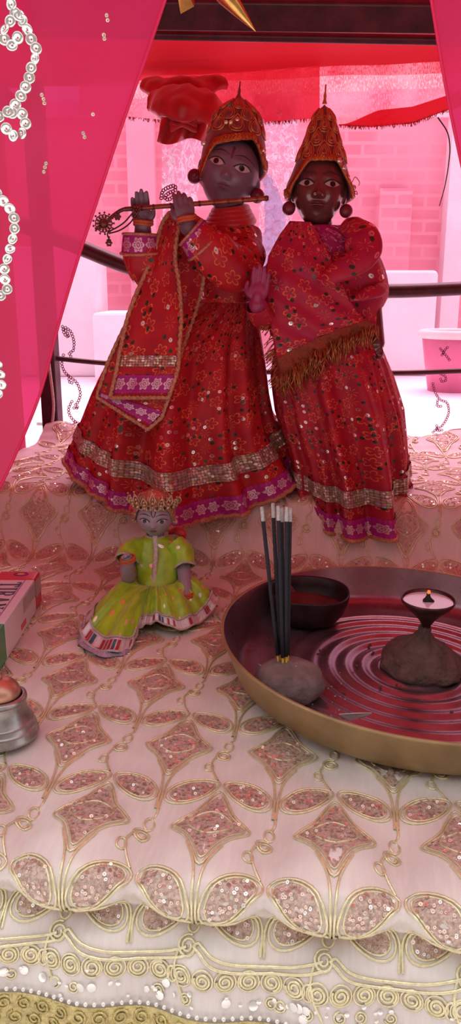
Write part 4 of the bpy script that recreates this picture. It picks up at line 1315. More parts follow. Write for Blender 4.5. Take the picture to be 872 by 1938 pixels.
for i in range(13):
    a = 2 * PI * i / 13
    fw.tube([fm @ Vector((.0045 * math.cos(a) + .0025 * math.cos(a) * math.cos(t) - .0028 * math.sin(a) * math.sin(t) + .0035 * math.cos(a), .0045 * math.sin(a) + .0025 * math.sin(a) * math.cos(t) + .0028 * math.cos(a) * math.sin(t) + .0035 * math.sin(a), 0)) for t in [2 * PI * j / 10 for j in range(10)]], .0009, 5, True)
    fw.ball(fm @ Vector((.0128 * math.cos(a), .0128 * math.sin(a), .001)), .0014, n=8, m=6)
    fw.ball(fm @ Vector((.0040 * math.cos(a), .0040 * math.sin(a), .0014)), .0011, n=8, m=6)
fw.lathe([(.0052, 0), (.0048, .0016), (.002, .0026), (.0001, .003)], 14, fm)
fw.build('filigree_flower', M['flowergold'], flute)
f2 = MB()
for cx, cy_ in [(222, 410), (258, 397), (256, 409)]:
    c = P(cx, cy_, 1.049); mm = basis(c, (0, -1, 0))
    for i in range(6):
        a = PI * i / 3; f2.ball(mm @ Vector((.0032 * math.cos(a), .0032 * math.sin(a), 0)), .0017, n=8, m=6)
    f2.ball(c, .0018, n=8, m=6)
f2.build('small_flower', M['flowergold'], flute)
cd = MB()
cd.tube(crom([P(256, 408, 1.050), P(244, 424, 1.048), P(226, 436, 1.048), P(206, 442, 1.049)], 8), .0009, 6)
cd.tube(crom([P(250, 404, 1.050), P(236, 420, 1.047), P(222, 430, 1.047), P(204, 441, 1.049), P(207, 455, 1.049)], 8), .0009, 6)
cd.build('cord', M['blackcord'], flute)
ts = MB(); tc_ = P(206, 458, 1.049)
for i in range(6):
    a = PI * i / 3; ts.ball(tc_ + Vector((.0028 * math.cos(a), 0, .0032 * math.sin(a) - .001)), .0017, n=8, m=6)
ts.ball(tc_, .0018, n=8, m=6); ts.ball(P(206, 449, 1.049), .0016, n=8, m=6)
ts.build('tassel', M['flowergold'], flute)

# ================================================================== THE COMPANION IN THE SHAWL
rb = P(620, 900, 1.12); rb.z = .0925
R = thing('figurine', rb, 'copper-brown-faced idol wrapped in fringed crimson shawl under pointed crown', 'idol')
RH = Head(P(603, 362, 1.115), .0335, .036, .0455, roll=math.radians(3), pitch=math.radians(-3), yaw=math.radians(-6), lips=2.1, nose=1.5)
bm = MB(); RH.add(bm)
limb(bm, [P(604, 405, 1.12), P(604, 445, 1.125)], [.016, .019])
for sg in (-1, 1): bm.ball(RH.M @ Vector((sg * .033, .004, -.002)), .005, .008, .013, 12, 10)
bm.loft([(P(x, y, 1.125), Vector((a, 0, 0)), Vector((0, b, 0))) for x, y, a, b in [(605, 432, .018, .016), (607, 452, .036, .026), (608, 500, .040, .032), (610, 560, .034, .030), (612, 620, .040, .034), (614, 680, .040, .034), (615, 705, .02, .02)]], 24)
limb(bm, [P(560, 455, 1.12), P(530, 520, 1.11), P(512, 580, 1.095), P(498, 592, 1.06), P(487, 576, 1.043)], [.017, .015, .0135, .0125, .0115])
limb(bm, [P(655, 460, 1.12), P(695, 520, 1.12), P(704, 590, 1.11), P(712, 650, 1.09)], [.017, .015, .0135, .0115])
hand(bm, P(711, 650, 1.088), Vector((.06, -.25, -1)), Vector((-.6, -.75, .1)), .034, thumb=1, curl=(.75, .8, .85, .9), fat=1.25, tcurl=.8)
for sx in (-1, 1):
    limb(bm, [Vector((rb.x + sx * .02, 1.13, .29)), Vector((rb.x + sx * .021, 1.125, .19)), Vector((rb.x + sx * .022, 1.13, .105))], [.021, .016, .012])
    limb(bm, [Vector((rb.x + sx * .022, 1.135, .102)), Vector((rb.x + sx * .024, 1.11, .100)), Vector((rb.x + sx * .026, 1.09, .099))], [.010, .010, .0075])
# raised palm
hm_ = MB()
hand(bm, P(486, 573, 1.040), P(496, 508, 1.036) - P(486, 573, 1.040), Vector((-.1, -1, .05)), .047, thumb=-1, curl=(.10, .08, .10, .14), spread=.01, fat=1.12, tcurl=.5)
body_r = fuse(bm, 'body', M['skinR'], R, .0010, 3)
# the painted palm side of the raised hand is a second material of the same skin
body_r.data.materials.append(M['palm'])
offw = WORLD[R.name]
wr_ = P(486, 573, 1.040)
for pl_ in body_r.data.polygons:
    c = pl_.center + offw
    if c.y < 1.062 and c.x < P(516, 540, 1.04).x and c.z > wr_.z - .014: pl_.material_index = 1
eyes(RH, R, .0165, .0042, .0098, .0046, .0036, slant=.08, look=(.0008, 0), lidw=.0009)
lips(RH, R, -.0218, .0085, .0048, M['lipR'])
for sg in (-1, 1):
    eb = MB(); eb.ball(RH.M @ Vector((sg * .0375, -.004, -.0235)), .0088, n=20, m=14)
    eb.build('earring', M['earring'], R)
nr_ = MB(); nr_.tube([RH.surf(-.0042, -.0105, .0008) + Vector((.0012 * math.cos(t), 0, .0012 * math.sin(t))) for t in [2 * PI * i / 12 for i in range(12)]], .0004, 5, True); nr_.build('nose_ring', M['goldcord'], R)
RCM = Matrix.Translation(P(604, 362, 1.118)) @ Matrix.Rotation(math.radians(2), 4, 'Y')
_rz = zl_front(.0335, -.010, -.022, .50)
RC = Crown(RCM, outline(604, 362, 1.118, [(395, 56), (378, 60), (371, 62), (358, 63), (348, 61), (338, 57), (322, 51.5), (305, 46), (290, 41), (276, 36), (262, 31.5), (247, 27), (235, 23), (222, 18.5), (213, 13.5), (206, 8), (201, 3), (198, .3)]),
           lambda f: _rz(f) + .001 * math.cos(f), .95)
crown = MB().grid(lambda a, b: RC.S(2 * PI * a, b), 120, 60).build('crown', M['velvet'], R, solid=.0015, off=1)
br = MB()
for j in range(5):
    t = .004 + .022 * j
    br.tube([RC.S(2 * PI * i / 90, t + .004 * math.sin(i * PI / 2 + j * PI), .0012) for i in range(90)], .0015, 5, True)
for i in range(52):
    f = 2 * PI * i / 52
    br.tube([RC.S(f, .0, .0018), RC.S(f + .07, .05, .0024), RC.S(f + .02, .10, .0018)], .0012, 5)
br.build('braided_brim', M['zari'], crown)
fl = MB()
for row, (z, cnt, w, h) in enumerate([(.034, 9, .0100, .024), (.051, 8, .0085, .023), (.068, 7, .0070, .021), (.083, 6, .005, .016)]):
    for i in range(cnt):
        f = PI / 2 + 2 * PI * (i + .5 * (row % 2)) / cnt
        for q in (1, .66, .36):
            flame_cord(fl, RC, f, z + h * (1 - q) * .45, w * q, h * q, .0011, .0014 + .0012 * (1 - q))
        c = RC.Z(f, z + h * .42, -.003)
        ax = (RC.Z(f, z + h * .8) - RC.Z(f, z + h * .1)).normalized()
        nr = (RC.Z(f, z + h * .4, .01) - RC.Z(f, z + h * .4, 0)).normalized()
        fl.ball(c, w * .9, .0060, h * .5, 12, 8, mi=1, R=Matrix((ax.cross(nr), nr, ax)).transposed())
fl.build('flame_ornament', [M['zari2'], M['velvet']], crown)
for f, z, r in [(.95, .034, .0034), (.78, .026, .0034), (.35, .004, .0036), (.2, -.006, .0028), (.62, .016, .0026)]:
    gb = MB(); gb.ball(RC.Z(f, z, .002), r, r * .8, r, 14, 10); gb.build('gem', M['gemsilver'], crown)
MB().lathe([(a, b * .90 + .003) for a, b in [(.0032, .113), (.0016, .119), (.0020, .123), (.0010, .129), (.0009, .137), (.0001, .139)]], 12, RCM).build('finial', M['zari2'], crown)
lw = MB()
lw.tube(crom([RC.Z(.15, .012, .001), P(672, 335, 1.11), P(680, 345, 1.108), P(678, 352, 1.108)], 6), .0006, 5); lw.tube(crom([RC.Z(.1, .0, .001), P(674, 362, 1.11), P(676, 368, 1.108), P(670, 366, 1.108)], 6), .0006, 5)
lw.build('loose_wire', M['zari2'], crown)

bd = MB(); secs = []
for py, xl, xr, dp in [(428, 570, 640, .026), (442, 545, 668, .036), (470, 530, 690, .043), (520, 530, 690, .043), (580, 540, 690, .043), (640, 545, 695, .048)]:
    a, b = P(xl, py, 1.12), P(xr, py, 1.12); secs.append(((a + b) / 2, Vector(((b.x - a.x) / 2, 0, 0)), Vector((0, -dp, 0))))
bd.loft(secs, 48, cap=False, uvscale=1, wob=crumple(.002, 50, 2)).build('blouse', M['blouse'], R, subsurf=1)
RS = Skirt([(0, 536), (.1, 520), (.3, 513), (.5, 522), (.75, 545), (1, 553)],
           [(0, 705), (.12, 722), (.3, 744), (.5, 762), (.7, 769), (1, 773)],
           [(0, 618), (1, 938)], 1.120, [(0, .050), (.15, .062), (.4, .082), (.7, .104), (1, .116)], .030, .19, .115, .34, 4.4)
skirt = RS.mesh().build('robe_skirt', M['dressR'], R)
RS.mesh(.775, .850, 220, 8, .0030, .81).build('sequin_band', M['seqband'], skirt)
RS.mesh(.905, .990, 220, 8, .0030, .948).build('magenta_border', M['magenta'], skirt)
hm = MB(); hm.tube([RS.S(2 * PI * i / 220, .998, .003) for i in range(220)], .0030, 6, True); hm.build('hem_piping', M['trim'], skirt)

# shawl around the shoulders
def shawl_w(p, c, t, k):
    d = (p - c); d.z = 0
    d.normalize()
    fold = math.sin((p.x * .75 + p.z * .9) * 105 + 1.5 * math.sin(p.z * 40)) * .0058 * smooth(.1, .4, k)
    return p + d * (fold + .004 * noise.noise(p * 38) + .002 * noise.noise(p * 90))
sh = MB(); secs = []
for py, xl, xr, dp in [(424, 560, 652, .030), (434, 543, 672, .038), (450, 526, 692, .047), (480, 509, 712, .055), (510, 498, 724, .058), (540, 494, 729, .060), (565, 498, 729, .060), (590, 503, 724, .060), (618, 512, 719, .060), (636, 520, 716, .060)]:
    a, b = P(xl, py, 1.125), P(xr, py, 1.125); secs.append(((a + b) / 2, Vector(((b.x - a.x) / 2, 0, 0)), Vector((0, -dp, 0))))
# open at the throat: leave out the front of the top rows
full = MB().loft(secs, 72, cap=False, uvscale=1, wob=shawl_w)
keep = []
cen = P(628, 450, 1.07)
for f in full.f:
    c = sum((Vector(full.v[i]) for i in f), Vector()) / len(f)
    if c.y < 1.11 and abs(c.x - cen.x - (c.z - cen.z) * .3) < .030 * smooth(P(600, 505, 1.07).z, P(600, 450, 1.07).z, c.z) + .004 and c.z > P(600, 500, 1.07).z: continue
    keep.append(f)
full.f = keep; full.m = [0] * len(keep)
shawl = full.build('shawl', M['shawl'], R, subsurf=1)
front = [(418, 548, 588, 1.085, 1.080), (445, 528, 606, 1.074, 1.068), (480, 507, 624, 1.062, 1.056), (520, 500, 640, 1.054, 1.052), (570, 503, 655, 1.050, 1.051)]
Lp = [P(548, 418, 1.088), P(528, 445, 1.080), P(507, 485, 1.070), P(501, 530, 1.062), P(507, 580, 1.056), P(514, 630, 1.052), P(522, 675, 1.050), P(532, 722, 1.047)]
Rp = [P(588, 420, 1.080), P(607, 450, 1.070), P(625, 485, 1.062), P(641, 525, 1.056), P(657, 560, 1.053), P(675, 588, 1.053), P(695, 604, 1.056), P(716, 618, 1.068)]
def along(pts, t):
    k_ = t * (len(pts) - 1); i = min(len(pts) - 2, int(k_)); return pts[i].lerp(pts[i + 1], k_ - i)
def fns(a, b, o=0.0):
    p = along(Lp, b).lerp(along(Rp, b), a)
    bow = .010 * math.sin(PI * a) * smooth(0, .4, b)
    p.y -= o + bow + .0022 * math.sin((p.x * .5 + p.z) * 170 + 3 * a) * smooth(.1, .5, b) + .002 * noise.noise(p * 45)
    p.z -= .010 * math.sin(PI * a) * smooth(.75, 1, b) * -1
    return p
sf = panel('shawl_front', fns, .25, .12, M['shawl'], shawl, nu=40, nv=60)
panel('gold_border', fns, .25, .12, M['goldnet'], sf, .865, 1.0, 0, 1, o=.0014)
fg = MB()
for i in range(170):
    a = rnd.random(); b0 = 1.0 - abs(rnd.gauss(0, .03))
    p = fns(a, min(1, b0), .002 + .002 * rnd.random())
    l = rnd.uniform(.014, .034) * (1.15 - .45 * a)
    sw = rnd.gauss(0, .22)
    dirv = Vector((sw, -.12 + rnd.gauss(0, .12), -1)).normalized()
    fg.tube([p, p + dirv * l * .5 + Vector((rnd.gauss(0, .001), -.001, 0)), p + dirv * l + Vector((rnd.gauss(0, .003), 0, 0))], .00075, 4)
for i in range(60):
    b = rnd.uniform(.55, 1); p = fns(0, b, .001)
    dirv = Vector((-.8, rnd.gauss(-.1, .2), -.6 + rnd.gauss(0, .3))).normalized(); l = rnd.uniform(.008, .020)
    fg.tube([p, p + dirv * l * .5, p + dirv * l + Vector((0, 0, -.003))], .0006, 4)
fg.build('fringe', M['goldfringe'], sf)
rsl = MB(); sleeve(rsl, [P(524, 560, 1.10), P(514, 592, 1.085), P(500, 598, 1.064), P(489, 588, 1.050), P(486, 579, 1.044)], [.018, .0185, .0175, .0150, .0125], 24, wob=crumple(.003, 60, 8))
rsl.build('sleeve', M['dressR'], R, subsurf=1)
# smooth rolled fold over the right shoulder
Fp = [P(652, 424, 1.09), P(672, 432, 1.075), P(690, 452, 1.058), P(690, 480, 1.046), P(664, 502, 1.040), P(632, 518, 1.040), P(604, 534, 1.046)]
fo = MB(); sleeve(fo, Fp, [.010, .017, .021, .021, .019, .015, .008], 20, flat=.55, wob=crumple(.002, 60, 4))
fo.build('shawl_fold', M['shawl'], shawl, subsurf=1)
Fp2 = [P(668, 440, 1.075), P(662, 465, 1.066), P(668, 492, 1.056)]
fo = MB(); sleeve(fo, Fp2, [.008, .009, .006], 16, flat=.7); fo.build('inner_fold', M['shawl'], shawl, subsurf=1)
fo = MB(); sleeve(fo, [P(660, 566, 1.052), P(690, 558, 1.056), P(718, 548, 1.075), P(730, 540, 1.10)], [.004, .009, .010, .006], 16, flat=.6, wob=crumple(.002, 60, 14)); fo.build('elbow_fold', M['shawl'], shawl, subsurf=1)

# ================================================================== THE LITTLE GREEN DOLL
db = G(285, 1195, .003)
D = thing('doll', db, 'small grey-faced crowned doll in bright green satin dress sitting on the cloth', 'doll')
DH = Head(P(293, 976, .885), .0215, .023, .0235, roll=math.radians(2), pitch=math.radians(6), nose=1.0)
bm = MB(); DH.add(bm)
limb(bm, [P(294, 1005, .888), P(296, 1028, .888)], [.008, .010])
for sg in (-1, 1): bm.ball(DH.M @ Vector((sg * .0208, .002, -.001)), .0035, .004, .007, 10, 8)
bm.loft([(P(x, y, d), Vector((a, 0, 0)), Vector((0, b, 0))) for x, y, d, a, b in [(296, 1016, .892, .010, .009), (297, 1030, .890, .020, .013), (297, 1070, .875, .019, .015), (297, 1105, .862, .020, .017), (297, 1130, .857, .016, .013), (297, 1140, .855, .01, .01)]], 20)
limb(bm, [P(258, 1036, .887), P(243, 1062, .872), P(243, 1092, .852), P(240, 1078, .842), P(241, 1060, .838)], [.010, .0085, .0085, .0075, .0065])
limb(bm, [P(338, 1036, .885), P(346, 1070, .872), P(350, 1100, .855), P(354, 1128, .842)], [.010, .0085, .0075, .0065])
hand(bm, P(242, 1064, .838), Vector((-.25, -.2, 1)), Vector((.2, -1, 0)), .017, thumb=1, curl=(.7, .8, .85, .9), fat=1.35, tcurl=.8, wr=.0062)
hand(bm, P(354, 1130, .841), Vector((.22, -.35, -1)), Vector((-.5, -.6, -.3)), .024, thumb=1, curl=(.7, .75, .8, .85), fat=1.25, tcurl=.7, wr=.0062)
for sx, foot in ((-1, G(225, 1205, .009)), (1, G(345, 1165, .009))):
    limb(bm, [P(297 + sx * 12, 1140, .855), (P(297 + sx * 30, 1140, .83) + foot) / 2 + Vector((0, 0, -.001)), foot + Vector((0, .012, .001)), foot], [.0085, .0065, .0055, .005])
fuse(bm, 'body', M['skinD'], D, .0007, 3)
eyes(DH, D, .0098, .0012, .0055, .0026, .0021, slant=.05, lidw=.0005)
lips(DH, D, -.0112, .0042, .0019, M['lipK'])
tk = MB(); tk.tube([DH.surf(x, z, .0002) for x, z in ((-.0025, .0125), (-.0018, .009), (0, .0062), (.0018, .009), (.0025, .0125))], .0006, 6); tk.build('forehead_mark', M['tilak'], D)
DCM = Matrix.Translation(P(292, 976, .886)) @ Matrix.Rotation(math.radians(2), 4, 'Y')
_dz = zl_front(.0165, -.006, -.012, .6)
DC = Crown(DCM, [(-.014, .0225), (-.004, .0240), (.006, .0245), (.014, .0232), (.020, .020), (.026, .0150), (.031, .0075), (.033, .0005)], _dz, .97)
crown = MB().grid(lambda a, b: DC.S(2 * PI * a, b), 64, 26).build('crown', M['crowngold'], D, solid=.001, off=1)
sp = MB()
for i in range(16):
    f = 2 * PI * (i + .5) / 16
    h = .030 + .006 * math.cos(2 * (f - PI / 2))
    for q in (1, .6): flame_cord(sp, DC, f, .012, .0045 * q, .014 * q, .0008, .0014)
    sp.ball(DC.S(f, .05, .0010), .0013, n=8, m=6)
for i in range(9):
    f = PI / 2 + (i - 4) * .36
    b0 = DC.Z(f, .013, .0015); up = DCM.to_3x3() @ Vector((.38 * math.cos(f), -.10, 1)).normalized()
    hh = (1.2, .8, 1.0, .7, .75)[abs(i - 4)]
    for k in range(5): sp.ball(b0 + up * (.002 + .0046 * k) * hh, .0024 - .00026 * k, n=8, m=6)
    for sg in (-1, 1): sp.tube([b0, b0 + up * .010 * hh + Vector((sg * .0035, -.001, 0)), b0 + up * .0185 * hh], .0009, 5)
for i in range(30):
    f = 2 * PI * i / 30; sp.ball(DC.S(f, .0, .0012), .0012, n=8, m=6)
sp.build('bead_spikes', M['crowngold'], crown)
for sg in (-1, 1):
    MB().ball(DH.M @ Vector((sg * .0235, -.001, -.006)), .0035, n=12, m=8).build('earring', M['gemsilver'], D)
rs = MB(); sleeve(rs, [P(320, 1008, .905), P(334, 1004, .90), P(346, 1010, .897), P(350, 1018, .897)], [.003, .0055, .005, .002], 14, flat=.6); rs.build('red_ribbon', M['redsatin'], D, subsurf=1)
rs = MB(); sleeve(rs, [P(262, 962, .905), P(250, 958, .91), P(246, 970, .91)], [.003, .005, .002], 14, flat=.6); rs.build('red_ribbon', M['redsatin'], D, subsurf=1)
bd = MB(); secs = []
for py, xl, xr, dp, d in [(1012, 280, 310, .009, .889), (1019, 262, 328, .012, .888), (1032, 250, 344, .015, .886), (1058, 256, 340, .018, .878), (1085, 260, 335, .0185, .870), (1108, 261, 334, .018, .863)]:
    a, b = P(xl, py, d), P(xr, py, d); secs.append(((a + b) / 2, Vector(((b.x - a.x) / 2, 0, 0)), Vector((0, -dp, 0))))
bd.loft(secs, 48, cap=False, uvscale=1, wob=crumple(.0022, 85, 7)).build('bodice', M['greensatin'], D, subsurf=1)
def dsleeve(path, rad, sd):
    mb = MB(); sleeve(mb, path, rad, 24, wob=crumple(.002, 90, sd)); o = mb.build('sleeve', M['greensatin'], D, subsurf=1)
    pth = crom(path, 6); e = pth[-1]; ax = (pth[-1] - pth[-3]).normalized(); mm = basis(e, ax)
    MB().tube([mm @ Vector((rad[-1] * 1.03 * math.cos(t), rad[-1] * 1.03 * math.sin(t), .001 * math.sin(3 * t))) for t in [2 * PI * i / 24 for i in range(24)]], .0013, 6, True).build('lace_edge', M['whitelace'], o)
dsleeve([P(262, 1034, .886), P(248, 1044, .876), P(241, 1060, .867)], [.013, .0145, .0135], 2)
dsleeve([P(330, 1030, .884), P(343, 1046, .878), P(349, 1072, .868)], [.013, .0145, .0125], 6)
pk = MB()
pk.grid(lambda a, b: P(293 - 4 + 8 * a + 1.5 * math.sin(b * 5), 1014 + 92 * b, (.872 - .020 * b ** 1.2) - .001 * math.sin(PI * a) - .0025), 6, 30)
pk.build('lace_placket', M['whitelace'], D, solid=.0008)
col = MB(); col.tube([P(294 + 17 * math.cos(t), 1013 + 6 * math.sin(t), .889 - .010 * math.sin(t)) for t in [2 * PI * i / 24 for i in range(24)]], .0016, 6, True); col.build('collar_lace', M['whitelace'], D)
for c, ax, r in [(P(242, 1058, .8385), (-.2, -.2, 1), .0078), (P(354, 1129, .8415), (.2, -.3, -1), .0070)]:
    mm = basis(c, ax); wb = MB()
    for dz in (-.0022, -.0004, .0014):
        wb.tube([mm @ Vector((r * math.cos(t), r * math.sin(t), dz)) for t in [2 * PI * i / 20 for i in range(20)]], .0013, 6, True)
    wb.build('wrist_thread', M['thread'], D)
# spread skirt
hem = [(158, 1192, .010), (163, 1216, .004), (190, 1232, .004), (220, 1236, .004), (246, 1226, .005), (258, 1206, .008), (266, 1188, .012), (285, 1180, .013), (305, 1180, .013), (325, 1188, .009), (345, 1192, .006), (368, 1184, .005), (390, 1168, .006), (404, 1148, .012), (408, 1130, .016), (385, 1120, .012), (350, 1108, .008), (300, 1100, .006), (250, 1104, .006), (205, 1128, .007), (175, 1160, .009)]
HP = crom([G(x, y, z) for x, y, z in hem], 8, True)
NHP = len(HP)
wc = P(297, 1108, .862); wc.z = .0385
def hem_at(k):
    k = (k % 1) * NHP; i = int(k) % NHP; return HP[i].lerp(HP[(i + 1) % NHP], k - int(k))
def dsk(a, t, o=0.0):
    h = hem_at(a)
    ang = math.atan2(h.y - wc.y, h.x - wc.x)
    w = wc + Vector((.0225 * math.cos(ang), .0185 * math.sin(ang), 0))
    p = w.lerp(h, t)
    lift = .014 * math.sin(PI * min(1, t * 1.05)) ** .9 * (1 - .3 * t)
    pl = math.sin(a * NHP * .62 + 2 * math.sin(a * 21)) + .6 * math.sin(a * NHP * .31 + 1)
    p.z += lift + .0026 * pl * smooth(0, .35, t) * (1 - .35 * t)
    d = Vector((math.cos(ang), math.sin(ang), 0)); p += d * (.0012 * pl * t + o * .7) + Vector((0, 0, o * .8))
    p.z = max(p.z, .0042)
    return p
dk = MB(); dk.grid(lambda a, b: dsk(a, b), 260, 24, uvfn=lambda a, b: (a * .55, b * .07))
dskirt = dk.build('skirt', M['greensatin'], D)
pb_ = MB(); pb_.grid(lambda a, b: dsk(a, .86 + .14 * b, .0016), 260, 6, uvfn=lambda a, b: (a * .55, b * .012)); pb_.build('patch_braid', M['patchbraid'], dskirt)
ve = MB()
for q in (.85, 1.0):
    ve.tube([dsk(i / 260, q, .0020) for i in range(260)], .0011, 6, True)
ve.build('braid_piping', M['whitelace'], dskirt)
vl = MB()
vl.grid(lambda a, b: (lambda h, o_: Vector((h.x + o_.x * .007 * b, h.y + o_.y * .007 * b, max(.0030, h.z * (1 - b) + .0032 * b))))(dsk(.965 + .27 * a, 1.0, .0015), (dsk(.965 + .27 * a, 1.0) - wc).normalized()), 60, 5)
vl.build('violet_edging', M['violetlace'], dskirt)
hs = MB(); sleeve(hs, [P(352, 1150, .835), P(352, 1166, .828), P(356, 1178, .824)], [.003, .006, .003], 14, flat=.7); hs.build('red_cloth_in_fist', M['redsatin'], D, subsurf=1)

# ================================================================== SHRINE FRAME AND ITS CLOTHS
CTOP = .705
fr_ = thing('shrine_frame', F(0, 1.05, -.14), 'dark maroon iron pipe frame with posts, roof bars and rails behind the idols', 'frame')
def bar(name, a, b, r, n=16, parent=fr_, mat='iron'):
    return MB().tube([Vector(a).lerp(Vector(b), i / 10) for i in range(11)], r, n).build(name, M[mat], parent)
def sqbar(name, a, b, w, parent=fr_):
    a, b = Vector(a), Vector(b); d = (b - a).normalized()
    x = d.orthogonal().normalized() if abs(d.z) < .9 else Vector((CY, -SY, 0)); y = d.cross(x)
    vs = [p + x * sx * w / 2 + y * sy * w / 2 for p in (a, b) for sx, sy in ((-1, -1), (1, -1), (1, 1), (-1, 1))]
    o = MB().add(vs, [(3, 2, 1, 0), (4, 5, 6, 7), (0, 1, 5, 4), (1, 2, 6, 5), (2, 3, 7, 6), (3, 0, 4, 7)]).build(name, M['iron'], parent, flat=True)
    bevel(o, .003); return o
lp = P(96, 735, 1.525)
rpU = F(.49, 1.50, 0)
for nm, q in (('post', lp), ('post', F(.52, 1.50, 0)), ('post', F(UL - .06, .60, 0)), ('post', F(UR + .05, .60, 0))):
    sqbar(nm, (q.x, q.y, -.14), (q.x, q.y, CTOP + .01), .032)
ur = crom([P(40, 425, 1.525), P(96, 447, 1.525), P(155, 470, 1.525), P(250, 507, 1.525), P(380, 538, 1.52), P(520, 549, 1.51), P(735, 551, 1.49), P(872, 546, 1.475), P(960, 541, 1.46)], 6)
MB().tube(ur, lambda t: .0150 - .0035 * t, 14).build('rail', M['iron'], fr_)
lr = crom([P(96, 677, 1.525), P(195, 687, 1.525), P(380, 700, 1.52), P(560, 705, 1.51), P(740, 706, 1.49), P(872, 702, 1.475), P(960, 699, 1.46)], 6)
MB().tube(lr, .0048, 10).build('rail', M['iron'], fr_)
def roofbar(py0, py1, d0, d1, w):
    a = P(280, py0, d0); b = P(830, py1, d1); d = (b - a)
    sqbar('roof_bar', a - d * .42, b + d * .25, w)
roofbar(16, 22, 1.06, 1.03, .034)
roofbar(66, 76, 1.20, 1.165, .0105)
for uu in (UL - .06, UR + .05):
    sqbar('side_bar', F(uu, .47, CTOP - .01), F(uu, 1.50, CTOP - .01), .028)
sqbar('roof_bar', F(UL - .06, .60, CTOP - .01), F(UR + .05, .60, CTOP - .01), .028)
sqbar('roof_bar', F(UL - .06, 1.50, CTOP + .024), F(UR + .05, 1.50, CTOP + .024), .024)
cdo = MB().tube(crom([P(90, 660, 1.50), P(94, 700, 1.50), P(101, 760, 1.50), P(100, 790, 1.50), P(97, 815, 1.495)], 8), .0028, 8).build('white_cord', M['rope'])
cdo.data.transform(Matrix.Identity(4)); tag(cdo, 'thin white cord hanging down the left iron post', 'cord')
ro = MB().tube([P(70 + 840 * i / 20, 802 + 33 * i / 20 + .8 * math.sin(i), 1.60 - .05 * i / 20) for i in range(21)], .0036, 8).build('rope', M['rope']); tag(ro, 'pale rope stretched low behind the altar and both idols', 'rope')

# roof cloth
cn = MB()
cn.grid(lambda a, b: F(UL - .07 + (UR - UL + .13) * a, .50 + 1.005 * b, CTOP + .006 - .014 * math.sin(PI * b) * (1 - .3 * math.sin(5 * a)) + .004 * noise.noise(Vector((a * 9, b * 5, 0)))), 60, 40)
cno = cn.build('canopy_roof', M['canopy'], origin=F(0, 1.05, CTOP)); tag(cno, 'red cloth roof stretched over the iron frame above the idols', 'canopy')

# glitter valance along the back of the roof
def val_bot(px):
    return interp([(-200, 205), (240, 222), (300, 228), (400, 232), (500, 233), (590, 226), (640, 238), (700, 241), (780, 234), (835, 213), (872, 200), (1100, 170)], px)[0]
def val_top(px): return interp([(-200, 190), (270, 158), (620, 132), (830, 100), (1100, 58)], px)[0]
def vald(px): return 1.475 - .085 * (px - 270) / 560
def vpt(px, b, o=0.0):
    y0, y1 = val_top(px) - 6, val_bot(px)
    p = P(px, y0 + (y1 - y0) * b, vald(px) - .006 * math.sin(px * .035) * b - .008 * b)
    p.y -= o; return p
va = MB()
va.grid(lambda a, b: vpt(150 + 820 * a, b), 200, 14, uvfn=lambda a, b: (a * .78, b * .10))
vao = va.build('glitter_valance', M['valance'], origin=P(520, 150, 1.43)); tag(vao, 'pink glitter net valance hanging along the back edge of the red roof', 'valance')
rh = MB()
def redb(a, b):
    px = 640 + 330 * a
    w = smooth(0, .25, a)
    return vpt(px, 1.0 - (.22 * w + .02) * (1 - b), .002)
rh.grid(redb, 70, 4); rh.build('red_hem', M['redhem'], vao)
mid = MB(); mid.grid(lambda a, b: vpt(306 + 298 * a, b * .99, .003 + .003 * math.sin(a * 40)), 60, 8, uvfn=lambda a, b: (a, b)); mid.build('red_panel', M['redpanel'], vao)
frn = MB()
for i in range(420):
    px = rnd.uniform(240, 870)
    p = vpt(px, .98, .001); l = rnd.uniform(.002, .007)
    frn.tube([p, p + Vector((rnd.gauss(0, .0015), -.001, -l))], .0006, 3)
frn.build('frayed_edge', M['redsatin'], vao)

# red bundle knotted up at the left of the valance
kn = thing('cloth_bundle', P(350, 215, 1.36), 'bunched red cloth knotted under the roof left of the rounded crown', 'cloth')
mb = MB(); sleeve(mb, [P(290, 196, 1.40), P(318, 198, 1.37), P(352, 198, 1.35), P(388, 204, 1.36), P(412, 212, 1.40)], [.016, .027, .030, .027, .014], 40, flat=.7, wob=crumple(.011, 26, 3)); mb.build('puffed_fold', M['redsatin'], kn, subsurf=1)
mb = MB(); sleeve(mb, [P(276, 160, 1.44), P(306, 166, 1.42), P(345, 168, 1.405), P(385, 166, 1.41), P(425, 160, 1.43)], [.012, .022, .026, .022, .012], 32, flat=.6, wob=crumple(.010, 30, 6)); mb.build('upper_fold', M['redsatin'], kn, subsurf=1)
mb = MB()
mb.grid(lambda a, b: P(306 + 84 * a - 4 * b + 10 * b * (a - .5), 222 + (46 + 6 * math.sin(a * 7)) * b, 1.352 - .008 * math.sin(a * 14 + b * 3) - .006 * b), 40, 16)
mb.build('hanging_tail', M['redsatin'], kn, solid=.001)
mb = MB()
for j in range(3): mb.tube([P(322 + 50 * i / 12, 232 + 5 * j + 5 * math.sin(i * .5 + j), 1.335) for i in range(13)], .003, 8)
mb.build('knot_folds', M['redsatin'], kn)

